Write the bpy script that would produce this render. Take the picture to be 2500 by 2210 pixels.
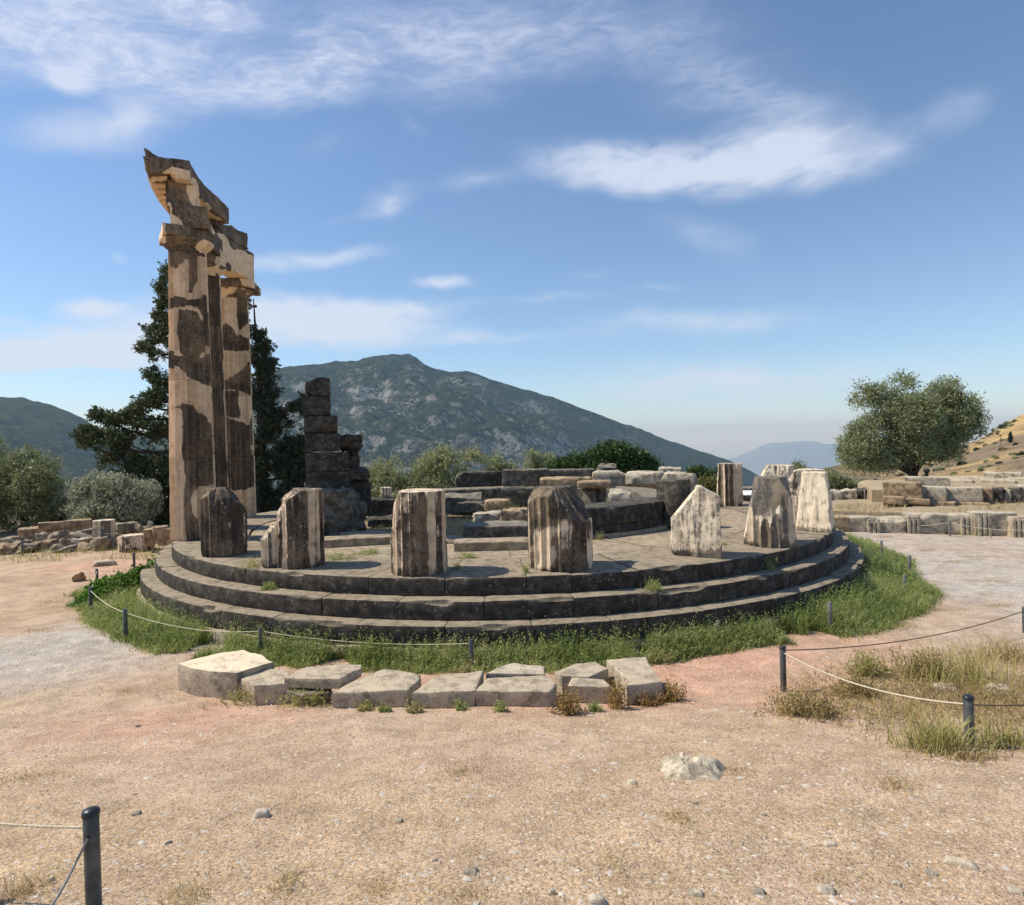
import bpy, bmesh, math, random
import numpy as np
from mathutils import Matrix, Vector, Euler

for _o in list(bpy.data.objects): bpy.data.objects.remove(_o, do_unlink=True)
scene = bpy.context.scene
col = scene.collection
rad = math.radians
RNG = np.random.default_rng(7)
random.seed(7)

# ------------------------------------------------------------------ camera
F, YH, ROLL, CX, CZ = 1560.0, 1085.0, 0.0233, 1250.0, 1.75   # in pixels of the 2500x2210 photograph; metres
cam_d = bpy.data.cameras.new('camera')
cam_d.sensor_width = 36.0; cam_d.lens = 36.0 * F / 2500.0
cam_d.shift_y = -20.0 / 2500.0
cam_d.clip_start = 0.1; cam_d.clip_end = 60000.0
cam = bpy.data.objects.new('camera', cam_d); col.objects.link(cam)
cam.matrix_world = Matrix.Translation((0, 0, CZ)) @ Matrix.Rotation(rad(90), 4, 'X') @ Matrix.Rotation(-ROLL, 4, 'Z')
scene.camera = cam

def ray(x, y):
    c, s = math.cos(ROLL), math.sin(ROLL)
    X, Y = x - CX, y - YH
    return Vector(((c * X - s * Y) / F, 1.0, -(s * X + c * Y) / F))
def at_d(x, y, d):
    r = ray(x, y); return Vector((r.x * d, d, CZ + r.z * d))
def at_z(x, y, z):
    r = ray(x, y); return at_d(x, y, (z - CZ) / r.z)

# ------------------------------------------------------------------ light
SUN_EL, SUN_AZ = rad(51), math.atan2(-0.985, 0.12)      # azimuth measured from +Y towards +X
sun_dir = Vector((math.sin(SUN_AZ) * math.cos(SUN_EL), math.cos(SUN_AZ) * math.cos(SUN_EL), math.sin(SUN_EL)))
sd = bpy.data.lights.new('sun', 'SUN'); sd.energy = 4.7; sd.angle = rad(0.53); sd.color = (1.0, 0.91, 0.76)
sun = bpy.data.objects.new('sun', sd); col.objects.link(sun)
sun.rotation_euler = sun_dir.to_track_quat('Z', 'Y').to_euler()
scene.view_settings.view_transform = 'Standard'
scene.view_settings.look = 'None'
scene.view_settings.exposure = 0.24
scene.view_settings.gamma = 1.0
scene.cycles.max_bounces = 5; scene.cycles.diffuse_bounces = 2; scene.cycles.glossy_bounces = 1; scene.cycles.transmission_bounces = 2; scene.cycles.volume_bounces = 0
scene.cycles.caustics_reflective = False; scene.cycles.caustics_refractive = False

# ------------------------------------------------------------------ node helper
class NT:
    def __init__(s, tree): s.t = tree; s.n = tree.nodes; s.l = tree.links
    def link(s, a, b): s.l.new(a, b)
    def put(s, sock, v):
        if isinstance(v, bpy.types.NodeSocket): s.l.new(v, sock)
        elif v is not None: sock.default_value = v
    def m(s, op, a, b=None, c=None, clamp=False):
        n = s.n.new('ShaderNodeMath'); n.operation = op; n.use_clamp = clamp
        s.put(n.inputs[0], a)
        if b is not None: s.put(n.inputs[1], b)
        if c is not None: s.put(n.inputs[2], c)
        return n.outputs[0]
    def vm(s, op, a, b=None):
        n = s.n.new('ShaderNodeVectorMath'); n.operation = op
        s.put(n.inputs[0], a)
        if b is not None: s.put(n.inputs[1], b)
        return n.outputs[0]
    def comb(s, x=0., y=0., z=0.):
        n = s.n.new('ShaderNodeCombineXYZ')
        for i, v in enumerate((x, y, z)): s.put(n.inputs[i], v)
        return n.outputs[0]
    def noise(s, vec, scale, detail=4., rough=.55, dist=0., out='Fac'):
        n = s.n.new('ShaderNodeTexNoise'); s.put(n.inputs['Vector'], vec)
        s.put(n.inputs['Scale'], scale); n.inputs['Detail'].default_value = detail
        n.inputs['Roughness'].default_value = rough; n.inputs['Distortion'].default_value = dist
        return n.outputs[out]
    def vor(s, vec, scale, feat='F1', out='Distance', rnd=1.):
        n = s.n.new('ShaderNodeTexVoronoi'); n.feature = feat
        s.put(n.inputs['Vector'], vec); s.put(n.inputs['Scale'], scale); n.inputs['Randomness'].default_value = rnd
        return n.outputs[out]
    def ss(s, v, a, b, lo=0., hi=1.):
        n = s.n.new('ShaderNodeMapRange'); n.interpolation_type = 'SMOOTHSTEP'
        s.put(n.inputs[0], v); n.inputs[1].default_value = a; n.inputs[2].default_value = b
        n.inputs[3].default_value = lo; n.inputs[4].default_value = hi
        return n.outputs[0]
    def mix(s, f, a, b, mode='MIX'):
        n = s.n.new('ShaderNodeMix'); n.data_type = 'RGBA'; n.blend_type = mode
        s.put(n.inputs[0], f)
        s.put(n.inputs[6], a if isinstance(a, bpy.types.NodeSocket) else (*a[:3], 1.))
        s.put(n.inputs[7], b if isinstance(b, bpy.types.NodeSocket) else (*b[:3], 1.))
        return n.outputs[2]
    def attr(s, name, out='Fac'):
        n = s.n.new('ShaderNodeAttribute'); n.attribute_name = name; return n.outputs[out]
    def objco(s, jitter=True):
        n = s.n.new('ShaderNodeTexCoord'); v = n.outputs['Object']
        if jitter:
            o = s.n.new('ShaderNodeObjectInfo')
            v = s.vm('ADD', v, s.vm('SCALE', s.comb(o.outputs['Random'], s.m('MULTIPLY', o.outputs['Random'], 3.7), s.m('MULTIPLY', o.outputs['Random'], 7.3))))
            v.node.inputs[1].links[0].from_node.inputs['Scale'].default_value = 37.
        return v
    def pos(s):
        return s.n.new('ShaderNodeNewGeometry').outputs['Position']
    def bump(s, h, strength=.5, dist=.02, normal=None):
        n = s.n.new('ShaderNodeBump'); n.inputs['Strength'].default_value = strength; n.inputs['Distance'].default_value = dist
        s.put(n.inputs['Height'], h)
        if normal is not None: s.put(n.inputs['Normal'], normal)
        return n.outputs[0]

def new_mat(name):
    m = bpy.data.materials.new(name); m.use_nodes = True
    m.node_tree.nodes.clear()
    return m, NT(m.node_tree)
def finish(nt, color, rough=.9, normal=None, spec=.25, transl=None):
    b = nt.n.new('ShaderNodeBsdfPrincipled'); o = nt.n.new('ShaderNodeOutputMaterial')
    nt.put(b.inputs['Base Color'], color if isinstance(color, bpy.types.NodeSocket) else (*color[:3], 1.))
    nt.put(b.inputs['Roughness'], rough); b.inputs['Specular IOR Level'].default_value = spec
    if normal is not None: nt.put(b.inputs['Normal'], normal)
    out = b.outputs[0]
    if transl is not None:
        t = nt.n.new('ShaderNodeBsdfTranslucent'); nt.put(t.inputs[0], color if isinstance(color, bpy.types.NodeSocket) else (*color[:3], 1.))
        mx = nt.n.new('ShaderNodeMixShader'); mx.inputs[0].default_value = transl
        nt.link(out, mx.inputs[1]); nt.link(t.outputs[0], mx.inputs[2]); out = mx.outputs[0]
    nt.link(out, o.inputs[0])
    return b

# ------------------------------------------------------------------ sky: Nishita plus thin cloud, by direction
world = bpy.data.worlds.new('World'); scene.world = world; world.use_nodes = True
world.node_tree.nodes.clear(); W = NT(world.node_tree)
sky = W.n.new('ShaderNodeTexSky'); sky.sky_type = 'NISHITA'; sky.sun_disc = False
sky.sun_elevation = SUN_EL; sky.sun_rotation = SUN_AZ
sky.air_density = 1.0; sky.dust_density = 0.15; sky.ozone_density = 4.0; sky.altitude = 500
tc = W.n.new('ShaderNodeTexCoord').outputs['Generated']
sp = W.n.new('ShaderNodeSeparateXYZ'); W.link(tc, sp.inputs[0])
azn = W.m('ARCTAN2', sp.outputs[0], sp.outputs[1]); eln = W.m('ARCSINE', sp.outputs[2])
ae = W.comb(azn, eln, 0.)
warp = W.noise(ae, 6., 3., .6, out='Color')
warp = W.vm('SCALE', W.vm('SUBTRACT', warp, (.5, .5, .5))); warp.node.inputs['Scale'].default_value = .05
aew = W.vm('ADD', ae, warp)
wisp = W.noise(W.vm('MULTIPLY', ae, (1., 2.4, 1.)), 10., 6., .62, .4)
zc = W.m('MAXIMUM', sp.outputs[2], .06)
plane = W.comb(W.m('DIVIDE', sp.outputs[0], zc), W.m('DIVIDE', sp.outputs[1], zc), 0.)
pr = W.n.new('ShaderNodeMapping'); W.link(W.vm('ADD', plane, W.vm('SCALE', W.noise(plane, 3., 3., .6, out='Color'))), pr.inputs[0]); pr.inputs[0].links[0].from_node.inputs[1].links[0].from_node.inputs['Scale'].default_value = .22
pr.inputs[2].default_value = (0, 0, rad(38)); pr.inputs[3].default_value = (1., 1.9, 1.)
rip = W.noise(pr.outputs[0], 17., 4., .62)
rip2 = W.noise(pr.outputs[0], 3.2, 4., .6)
ripf = W.m('MULTIPLY', W.ss(rip, .30, .70, .55, 1.), W.ss(rip2, .28, .66, .25, 1.))
def azel(x, y):
    r = ray(x, y); return math.atan2(r.x, r.y), math.atan2(r.z, math.hypot(r.x, r.y))
smooth_acc, rip_acc = None, None
CLOUDS = [  # photo position, half sizes in px, turn, strength, power, ripple?
 (1700,405,400,58,1,1.1,1.5,0),(1950,360,190,90,0,.75,1.6,0),(1500,415,210,48,2,.55,1.2,0),
 (2250,320,120,46,25,.32,1.2,0),(2360,270,90,50,28,.26,1.2,0),(1690,555,130,40,-16,.30,1.2,0),(1800,600,110,45,-25,.25,1.2,0),
 (330,85,430,110,-10,1.5,1.3,1),(-40,40,380,120,-4,1.2,1.2,1),(860,120,420,100,-4,.80,1.2,1),(1300,60,330,90,0,.50,1.2,1),
 (1720,170,300,150,-14,.36,1.2,1),(1900,270,240,80,-10,.22,1.2,1),
 (165,195,60,24,-12,.95,1.2,0),(300,290,190,62,14,.75,1.2,0),(60,310,120,60,0,.22,1.2,0),
 (955,482,66,36,18,.55,1.2,0),(1160,448,110,28,8,.42,1.2,0),(870,520,120,16,18,.26,1.2,0),
 (760,640,190,22,9,.8,1.2,0),(260,840,330,48,5,1.5,1.4,0),(60,872,260,30,2,1.3,1.4,0),(740,788,330,50,-4,1.6,1.5,0),(1000,760,160,22,4,.55,1.2,0),(230,748,90,20,2,1.0,1.2,0),(20,775,50,12,0,.45,1.2,0),
 (1078,690,76,15,0,.9,1.2,0),(1330,725,170,13,4,.40,1.2,0),(1610,705,70,12,0,.35,1.2,0),(1010,300,50,24,-25,.30,1.2,0),
 (1250,830,190,14,3,.45,1.2,0),(1700,790,300,32,2,.65,1.2,0),(1840,920,520,40,2,.7,1.2,0),(1620,960,260,26,2,.40,1.2,0),(1440,665,70,14,0,.3,1.2,0),
 (2072,975,16,18,0,.75,1.2,0),(800,350,120,40,15,.22,1.2,0),(300,620,26,10,-35,.4,1.2,0),
]
for (x, y, a, b, rot, st, pw, rp) in CLOUDS:
    cr, sr = math.cos(rad(rot)), math.sin(rad(rot)); A0, E0 = azel(x, y); A1, Ea = azel(x + a * cr, y - a * sr); A2, E2 = azel(x - b * sr, y - b * cr)
    mp = W.n.new('ShaderNodeMapping'); mp.vector_type = 'TEXTURE'; W.link(aew, mp.inputs[0])
    mp.inputs[1].default_value = (A0, E0, 0.); mp.inputs[2].default_value = (0, 0, math.atan2(Ea - E0, A1 - A0)); mp.inputs[3].default_value = (math.hypot(A1 - A0, Ea - E0) * 1.5, math.hypot(A2 - A0, E2 - E0) * 1.7, 1.)
    gt = W.n.new('ShaderNodeTexGradient'); gt.gradient_type = 'SPHERICAL'; W.link(mp.outputs[0], gt.inputs[0])
    if rp: rip_acc = W.m('MULTIPLY_ADD', gt.outputs[1], st * 1.5, 0. if rip_acc is None else rip_acc)
    else: smooth_acc = W.m('MULTIPLY_ADD', gt.outputs[1], st * 1.5, 0. if smooth_acc is None else smooth_acc)
wf = W.ss(wisp, .22, .72, .45, 1.1)
c1 = W.ss(W.m('MULTIPLY', smooth_acc, wf), .03, 1.35)
c2 = W.m('MULTIPLY', W.ss(rip_acc, .02, 1.25), ripf)
gen = W.m('MULTIPLY', W.m('MULTIPLY', W.ss(wisp, .52, .75), ripf), .35)       # the same thin cirrus goes on all round
gen = W.m('MULTIPLY', gen, W.ss(sp.outputs[1], .55, .2))
cl = W.m('MINIMUM', W.m('MULTIPLY', W.m('ADD', W.m('ADD', c1, c2), gen), .86), .86)
ccol = W.mix(W.ss(sp.outputs[2], .05, .6), (5.0, 5.5, 6.3), (4.7, 5.1, 6.3))
skyc = W.mix(cl, sky.outputs[0], ccol)
bg = W.n.new('ShaderNodeBackground'); W.link(skyc, bg.inputs[0]); bg.inputs[1].default_value = 0.13
world.cycles.sampling_method = 'MANUAL'; world.cycles.sample_map_resolution = 512
wo = W.n.new('ShaderNodeOutputWorld'); W.link(bg.outputs[0], wo.inputs[0])

# ------------------------------------------------------------------ numpy noise
def _hash(i, j, k, seed):
    h = (i.astype(np.int64) * 374761393 + j.astype(np.int64) * 668265263 + k.astype(np.int64) * 2147483647 + seed * 974711) & 0xFFFFFFFF
    h = ((h ^ (h >> 13)) * 1274126177) & 0xFFFFFFFF
    h = ((h ^ (h >> 16)) * 2246822519) & 0xFFFFFFFF
    return ((h ^ (h >> 15)) & 0xFFFFFF) / float(0xFFFFFF)
def vn(P, seed=0):
    P = np.asarray(P, float); i = np.floor(P); f = P - i; f = f * f * (3 - 2 * f); i = i.astype(np.int64)
    r = 0
    for a in (0, 1):
        for b in (0, 1):
            for c in (0, 1):
                w = (f[..., 0] if a else 1 - f[..., 0]) * (f[..., 1] if b else 1 - f[..., 1]) * (f[..., 2] if c else 1 - f[..., 2])
                r = r + w * _hash(i[..., 0] + a, i[..., 1] + b, i[..., 2] + c, seed)
    return r * 2 - 1
def fbm(P, scale=1., octs=4, seed=0, gain=.5):
    P = np.asarray(P, float) * scale; r = 0; a = 1.
    for o in range(octs):
        r = r + a * vn(P, seed + o * 17); P = P * 2.03; a *= gain
    return r

# ------------------------------------------------------------------ object helpers
def npmesh(name, V, faces, mat=None, attrs=None, smooth=None):
    """faces: (n,3) or (n,4) int array, or a list of such arrays"""
    me = bpy.data.meshes.new(name)
    V = np.asarray(V, np.float32); fl = faces if isinstance(faces, (list, tuple)) else [faces]
    fl = [np.asarray(f, np.int32) for f in fl if len(f)]
    me.vertices.add(len(V)); me.vertices.foreach_set('co', V.ravel())
    nl = sum(f.size for f in fl); npoly = sum(len(f) for f in fl)
    me.loops.add(nl); me.polygons.add(npoly)
    me.loops.foreach_set('vertex_index', np.concatenate([f.ravel() for f in fl]))
    tot = np.concatenate([np.full(len(f), f.shape[1], np.int32) for f in fl])
    me.polygons.foreach_set('loop_start', (np.cumsum(tot) - tot).astype(np.int32))
    me.update(calc_edges=True); me.validate()
    for k, a in (attrs or {}).items():
        a = np.asarray(a, np.float32)
        if a.ndim == 1:
            at = me.attributes.new(k, 'FLOAT', 'POINT'); at.data.foreach_set('value', a)
        else:
            at = me.attributes.new(k, 'FLOAT_COLOR', 'POINT'); at.data.foreach_set('color', np.c_[a[:, :3], np.ones(len(a))].astype(np.float32).ravel())
    if mat: me.materials.append(mat)
    if smooth is not None:
        me.polygons.foreach_set('use_smooth', np.ones(len(me.polygons), bool))
        if smooth < 180: me.set_sharp_from_angle(angle=rad(smooth))
    return me
def obj(name, me, parent=None, loc=None, rotz=0.):
    o = bpy.data.objects.new(name, me); col.objects.link(o)
    if loc is not None: o.location = loc
    if rotz: o.rotation_euler = (0, 0, rotz)
    if parent is not None: o.parent = parent
    return o
def tag(o, label=None, cat=None, group=None, kind=None):
    if label: o['label'] = label
    if cat: o['category'] = cat
    if group: o['group'] = group
    if kind: o['kind'] = kind
    return o
def thing(name, label, cat, loc=(0, 0, 0), rotz=0., group=None):
    o = obj(name, None, None, loc, rotz); o.empty_display_size = .1
    return tag(o, label, cat, group)
def bm_mesh(name, bm, mat=None, smooth=None):
    me = bpy.data.meshes.new(name); bmesh.ops.recalc_face_normals(bm, faces=bm.faces); bm.to_mesh(me); bm.free()
    if mat: me.materials.append(mat)
    if smooth is not None:
        me.polygons.foreach_set('use_smooth', np.ones(len(me.polygons), bool))
        if smooth < 180: me.set_sharp_from_angle(angle=rad(smooth))
    return me
def gridfaces(nu, nv, wrap=False):
    """grid of nu rows x nv columns; wrap closes the columns"""
    i = np.arange(nu - 1)[:, None]; j = np.arange(nv if wrap else nv - 1)[None, :]
    j2 = (j + 1) % nv
    return np.stack([i * nv + j, i * nv + j2, (i + 1) * nv + j2, (i + 1) * nv + j], -1).reshape(-1, 4)
def tube(pts, r, k=6, r_end=None):
    pts = np.asarray(pts, float); n = len(pts); rr = np.linspace(r, r if r_end is None else r_end, n)
    t = np.gradient(pts, axis=0); t /= np.linalg.norm(t, axis=1)[:, None] + 1e-9
    ref = np.where(np.abs(t[:, 2:3]) > .9, np.array([[1., 0, 0]]), np.array([[0., 0, 1]]))
    u = np.cross(t, ref); u /= np.linalg.norm(u, axis=1)[:, None] + 1e-9; w = np.cross(t, u)
    a = np.linspace(0, 2 * np.pi, k, endpoint=False)
    V = pts[:, None, :] + rr[:, None, None] * (np.cos(a)[None, :, None] * u[:, None, :] + np.sin(a)[None, :, None] * w[:, None, :])
    return V.reshape(-1, 3), gridfaces(n, k, True)
def merge(parts):
    Vs, Fs, o = [], {}, 0
    for V, Fq in parts:
        for f in (Fq if isinstance(Fq, list) else [Fq]):
            Fs.setdefault(f.shape[1], []).append(f + o)
        Vs.append(V); o += len(V)
    return np.concatenate(Vs), [np.concatenate(v) for v in Fs.values()]

# ------------------------------------------------------------------ materials
def mat_stone(name, a, b, dark, light=None, dark_amt=.5, bump=.6, warm=None, top_light=0., lichen=0.):
    """weathered limestone: two tones, dark crust, pale worn spots"""
    wm = lambda q: None if q is None else (q[0] * 1.10, q[1] * 1.0, q[2] * .84)
    a, b, dark, light, warm = wm(a), wm(b), wm(dark), wm(light), wm(warm)
    m, n = new_mat(name); co = n.objco()
    big = n.noise(co, 1.7, 5., .6, .4); mid = n.noise(co, 6.5, 6., .65); fine = n.noise(co, 38., 5., .7); grit = n.noise(co, 140., 2., .6)
    c = n.mix(n.ss(big, .35, .68), a, b)
    if warm: c = n.mix(n.ss(n.noise(co, 3.1, 4., .6), .55, .75, 0., .7), c, warm)
    dk = n.ss(n.m('MULTIPLY_ADD', mid, .6, n.m('MULTIPLY', big, .4)), .62 - .22 * dark_amt, .40 - .22 * dark_amt)
    dk = n.ss(n.m('ADD', n.m('MULTIPLY', mid, .65), n.m('MULTIPLY', fine, .35)), .44 + .2 * (dark_amt - .5), .58 + .2 * (dark_amt - .5), 1., 0.)
    c = n.mix(n.m('MULTIPLY', dk, .85), c, dark)
    if light: c = n.mix(n.ss(n.m('ADD', n.m('MULTIPLY', fine, .5), n.m('MULTIPLY', mid, .5)), .56, .68, 0., .8), c, light)
    if lichen:
        lv = n.vor(co, 15.); lm = n.m('MULTIPLY', n.ss(lv, .30, .22), n.ss(n.noise(co, 4., 3.), .50, .58))
        c = n.mix(n.m('MULTIPLY', lm, lichen), c, (.42, .40, .35))
    if top_light:  # upward faces tinted paler: worn treads, and painted sunlight on the white slab
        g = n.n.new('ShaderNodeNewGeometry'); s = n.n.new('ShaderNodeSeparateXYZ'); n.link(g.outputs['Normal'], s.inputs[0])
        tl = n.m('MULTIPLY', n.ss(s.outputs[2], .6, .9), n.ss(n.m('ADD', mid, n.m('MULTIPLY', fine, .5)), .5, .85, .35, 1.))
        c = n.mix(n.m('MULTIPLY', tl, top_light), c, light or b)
    c = n.mix(1., c, n.mix(n.ss(grit, .3, .7), (.80, .80, .80), (1.15, 1.15, 1.15)), 'MULTIPLY')
    h = n.m('ADD', n.m('MULTIPLY', mid, .7), n.m('ADD', n.m('MULTIPLY', fine, .35), n.m('MULTIPLY', grit, .08)))
    finish(n, c, .92, n.bump(h, bump, .05), .2)
    return m

def mat_column(name, cream, cream2, dark, brown, streak=True, amt=.5):
    """marble: cream where clean, brown and black crust in streaks; attribute 'wear' (signed metres) marks old weathered stone"""
    m, n = new_mat(name); co = n.objco()
    fine = n.noise(co, 30., 6., .7); mid = n.noise(co, 7., 5., .6); grit = n.noise(co, 150., 2., .6)
    st = n.noise(n.vm('MULTIPLY', co, (14., 14., 1.3)), 1., 5., .65, .35)
    st2 = n.noise(n.vm('MULTIPLY', co, (30., 30., 2.2)), 1., 4., .7)
    w = n.attr('wear')
    c = n.mix(n.ss(mid, .3, .7), cream, cream2)
    c = n.mix(n.ss(n.m('ADD', n.m('MULTIPLY', mid, .5), n.m('MULTIPLY', st, .5)), .50, .60, 0., .32), c, (cream2[0] * .58, cream2[1] * .54, cream2[2] * .52))
    c = n.mix(n.ss(st, .52, .7, 0., .45), c, (cream2[0] * .72, cream2[1] * .66, cream2[2] * .6))
    old = n.mix(n.ss(n.m('ADD', n.m('MULTIPLY', st, .6), n.m('MULTIPLY', fine, .4)), .38, .62), dark, brown)
    old = n.mix(n.ss(n.m('ADD', n.m('MULTIPLY', n.noise(co, 1.6, 4., .6), .7), n.m('MULTIPLY', fine, .3)), .47, .60, 0., .75), old, (cream2[0] * .40, cream2[1] * .38, cream2[2] * .36))
    flake = n.ss(n.m('ADD', n.m('MULTIPLY', st2, .5), n.m('MULTIPLY', fine, .5)), .58, .66)
    old = n.mix(n.m('MULTIPLY', flake, .75), old, (cream2[0] * .8, cream2[1] * .75, cream2[2] * .7))
    if streak:
        k = n.m('ADD', n.m('MULTIPLY_ADD', st, .85, n.m('MULTIPLY', fine, .50)), n.m('MULTIPLY_ADD', mid, .55, n.m('MULTIPLY', n.noise(co, 2.4, 3., .5), .45)))
        f = n.ss(n.m('ADD', n.m('SUBTRACT', k, 1.18), n.m('MULTIPLY', w, 1.)), -.05 - .3 * (amt - .5), .13 - .3 * (amt - .5))
    else:
        f = n.ss(n.m('ADD', w, n.m('MULTIPLY', n.m('SUBTRACT', fine, .5), .06)), -.006, .010)
    c = n.mix(f, c, old)
    lv = n.vor(co, 11.); lm = n.m('MULTIPLY', n.ss(n.m('ADD', lv, n.m('MULTIPLY', fine, .1)), .30, .24), n.ss(n.noise(co, 2.3, 3.), .52, .6))
    c = n.mix(n.m('MULTIPLY', n.m('MULTIPLY', lm, f), .7), c, (.33, .31, .26))
    c = n.mix(1., c, n.mix(n.ss(grit, .3, .7), (.86, .86, .86), (1.1, 1.1, 1.1)), 'MULTIPLY')
    c = n.mix(1., c, n.mix(n.attr('tone'), (.74, .68, .62), (1.14, 1.14, 1.14)), 'MULTIPLY')
    h = n.m('ADD', n.m('MULTIPLY', mid, .4), n.m('ADD', n.m('MULTIPLY', fine, .4), n.m('MULTIPLY', f, .12)))
    finish(n, c, .85, n.bump(h, .5, .03), .25)
    return m

M = {}
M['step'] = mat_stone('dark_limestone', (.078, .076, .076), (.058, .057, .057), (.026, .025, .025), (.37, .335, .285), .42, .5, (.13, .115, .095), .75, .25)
M['paving'] = mat_stone('paving_limestone', (.385, .345, .29), (.33, .30, .255), (.17, .15, .125), (.52, .44, .35), .34, .5, (.45, .35, .24), .0, 0.)
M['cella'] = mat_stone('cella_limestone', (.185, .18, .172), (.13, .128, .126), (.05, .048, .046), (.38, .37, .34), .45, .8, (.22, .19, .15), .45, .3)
M['dark_cella'] = mat_stone('dark_cella_stone', (.100, .098, .096), (.070, .069, .068), (.026, .025, .025), (.27, .26, .24), .5, .8, None, .15, .3)
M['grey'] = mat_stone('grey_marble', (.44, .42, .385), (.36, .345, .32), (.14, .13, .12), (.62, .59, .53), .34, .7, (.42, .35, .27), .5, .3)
M['slab'] = mat_stone('pale_slab_stone', (.48, .445, .39), (.41, .38, .335), (.20, .18, .155), (.62, .575, .50), .28, .7, (.40, .34, .27), .2, .2)
M['rubble'] = mat_stone('rubble_stone', (.31, .285, .245), (.25, .23, .20), (.10, .09, .08), (.50, .46, .39), .42, .8, (.34, .27, .20), .2, .3)  # darkened brownish stone; tree shade is partly put into the colour
M['white_slab'] = mat_stone('white_slab_stone', (.42, .39, .345), (.36, .335, .30), (.16, .145, .125), (.72, .66, .57), .25, .6, None, 1.3, 0.)  # shaded dark front and sunlit pale top are painted into this stone
M['tan'] = mat_stone('tan_stone', (.42, .34, .25), (.34, .27, .20), (.12, .095, .07), (.56, .48, .38), .4, .8, (.45, .33, .21), .2, .2)
M['white_rock'] = mat_stone('white_rock', (.50, .48, .44), (.60, .57, .51), (.20, .19, .175), (.68, .65, .58), .4, .9, None, .2, 0.)
M['pale_grey'] = mat_stone('pale_grey_stone', (.55, .53, .50), (.48, .46, .43), (.28, .265, .245), (.66, .63, .58), .2, .7, None, .2, 0.)
M['tall'] = mat_column('column_marble', (.86, .645, .43), (.74, .54, .35), (.050, .042, .034), (.19, .135, .090), False)
M['stub'] = mat_column('stub_marble', (.74, .61, .455), (.60, .48, .345), (.030, .026, .023), (.115, .086, .062), True, .55)
M['stub_pale'] = mat_column('pale_stub_marble', (.70, .605, .465), (.58, .49, .365), (.075, .07, .065), (.19, .165, .135), True, .40)

def mat_plain(name, c, rough=.6, metal=0., var=.15, bump=.1, scale=30.):
    m, n = new_mat(name); co = n.objco(); t = n.noise(co, scale, 4., .6)
    cc = n.mix(n.ss(t, .3, .7), tuple(x * (1 - var) for x in c), tuple(min(1, x * (1 + var)) for x in c))
    b = finish(n, cc, rough, n.bump(t, bump, .01), .35); b.inputs['Metallic'].default_value = metal
    return m
M['post'] = mat_plain('painted_steel', (.085, .092, .095), .5, .2, .3, .1, 14.)
M['post_galv'] = mat_plain('weathered_steel', (.17, .17, .16), .55, .3, .3, .1, 14.)
M['cap'] = mat_plain('black_plastic_cap', (.022, .025, .032), .35)
M['rope'] = mat_plain('pale_rope', (.55, .49, .36), .9, 0, .3, .4, 90.)
M['cable'] = mat_plain('rusty_cable', (.16, .11, .08), .7, 0, .3, .3, 90.)
M['grey_cable'] = mat_plain('grey_cable', (.20, .20, .19), .6, 0, .2, .3, 90.)
M['cloth'] = mat_plain('black_cloth', (.012, .012, .013), .9)
M['skin'] = mat_plain('skin', (.30, .17, .11), .6)
M['hair'] = mat_plain('dark_hair', (.012, .010, .009), .7)
M['wood'] = mat_plain('rusty_pole', (.16, .10, .07), .8)
M['white'] = mat_plain('white_board', (.75, .75, .73), .5)

def mat_leaf(name, a, b, c=None, transl=.3, back=None):
    m, n = new_mat(name); r = n.attr('rnd')
    k = n.mix(n.ss(r, 0., 1.), a, b)
    if c: k = n.mix(n.ss(r, .82, .95), k, c)
    if back:
        g = n.n.new('ShaderNodeNewGeometry'); k = n.mix(n.m('MULTIPLY', g.outputs['Backfacing'], .8), k, back)
    finish(n, k, .55, None, .35, transl)
    return m
M['olive'] = mat_leaf('olive_leaf', (.140, .165, .055), (.255, .285, .115), (.36, .37, .19), .25, (.30, .33, .20))
M['olive_silver'] = mat_leaf('silver_olive_leaf', (.22, .245, .135), (.37, .39, .25), (.47, .48, .36), .3, (.44, .46, .35))
M['olive_bright'] = mat_leaf('bright_olive_leaf', (.22, .245, .095), (.36, .38, .17), (.45, .45, .26), .38, (.38, .40, .24))
M['conifer'] = mat_leaf('conifer_foliage', (.060, .080, .030), (.130, .150, .055), (.20, .205, .085), .18)
M['conifer_dark'] = mat_leaf('dark_conifer_foliage', (0.024, 0.036, 0.019), (0.054, 0.072, 0.036), (0.096, 0.108, 0.054), .1)
M['bush'] = mat_leaf('bush_leaf', (.035, .072, .018), (.075, .135, .035), (.11, .17, .05), .25)
M['yellow_bush'] = mat_leaf('yellow_green_leaf', (.11, .12, .03), (.21, .20, .06), (.3, .27, .1), .3)
M['grass'] = mat_leaf('green_grass', (.24, .30, .085), (.43, .48, .185), (.56, .51, .26), .5)
M['lush'] = mat_leaf('lush_weed', (.075, .17, .020), (.15, .28, .04), (.21, .33, .07), .35)
M['dry'] = mat_leaf('dry_grass', (.40, .30, .14), (.56, .44, .24), (.66, .55, .33), .3)
M['dry_green'] = mat_leaf('half_dry_grass', (.29, .275, .085), (.48, .43, .165), (.60, .51, .25), .35)
M['dry_brown'] = mat_leaf('brown_weed', (.27, .205, .085), (.44, .35, .155), (.46, .31, .14), .3)
M['orange_weed'] = mat_leaf('rusty_weed', (.25, .15, .045), (.40, .27, .09), (.33, .32, .11), .25)
M['bark'] = mat_stone('bark', (.10, .075, .055), (.07, .055, .042), (.03, .025, .02), None, .5, 1.)

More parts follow.
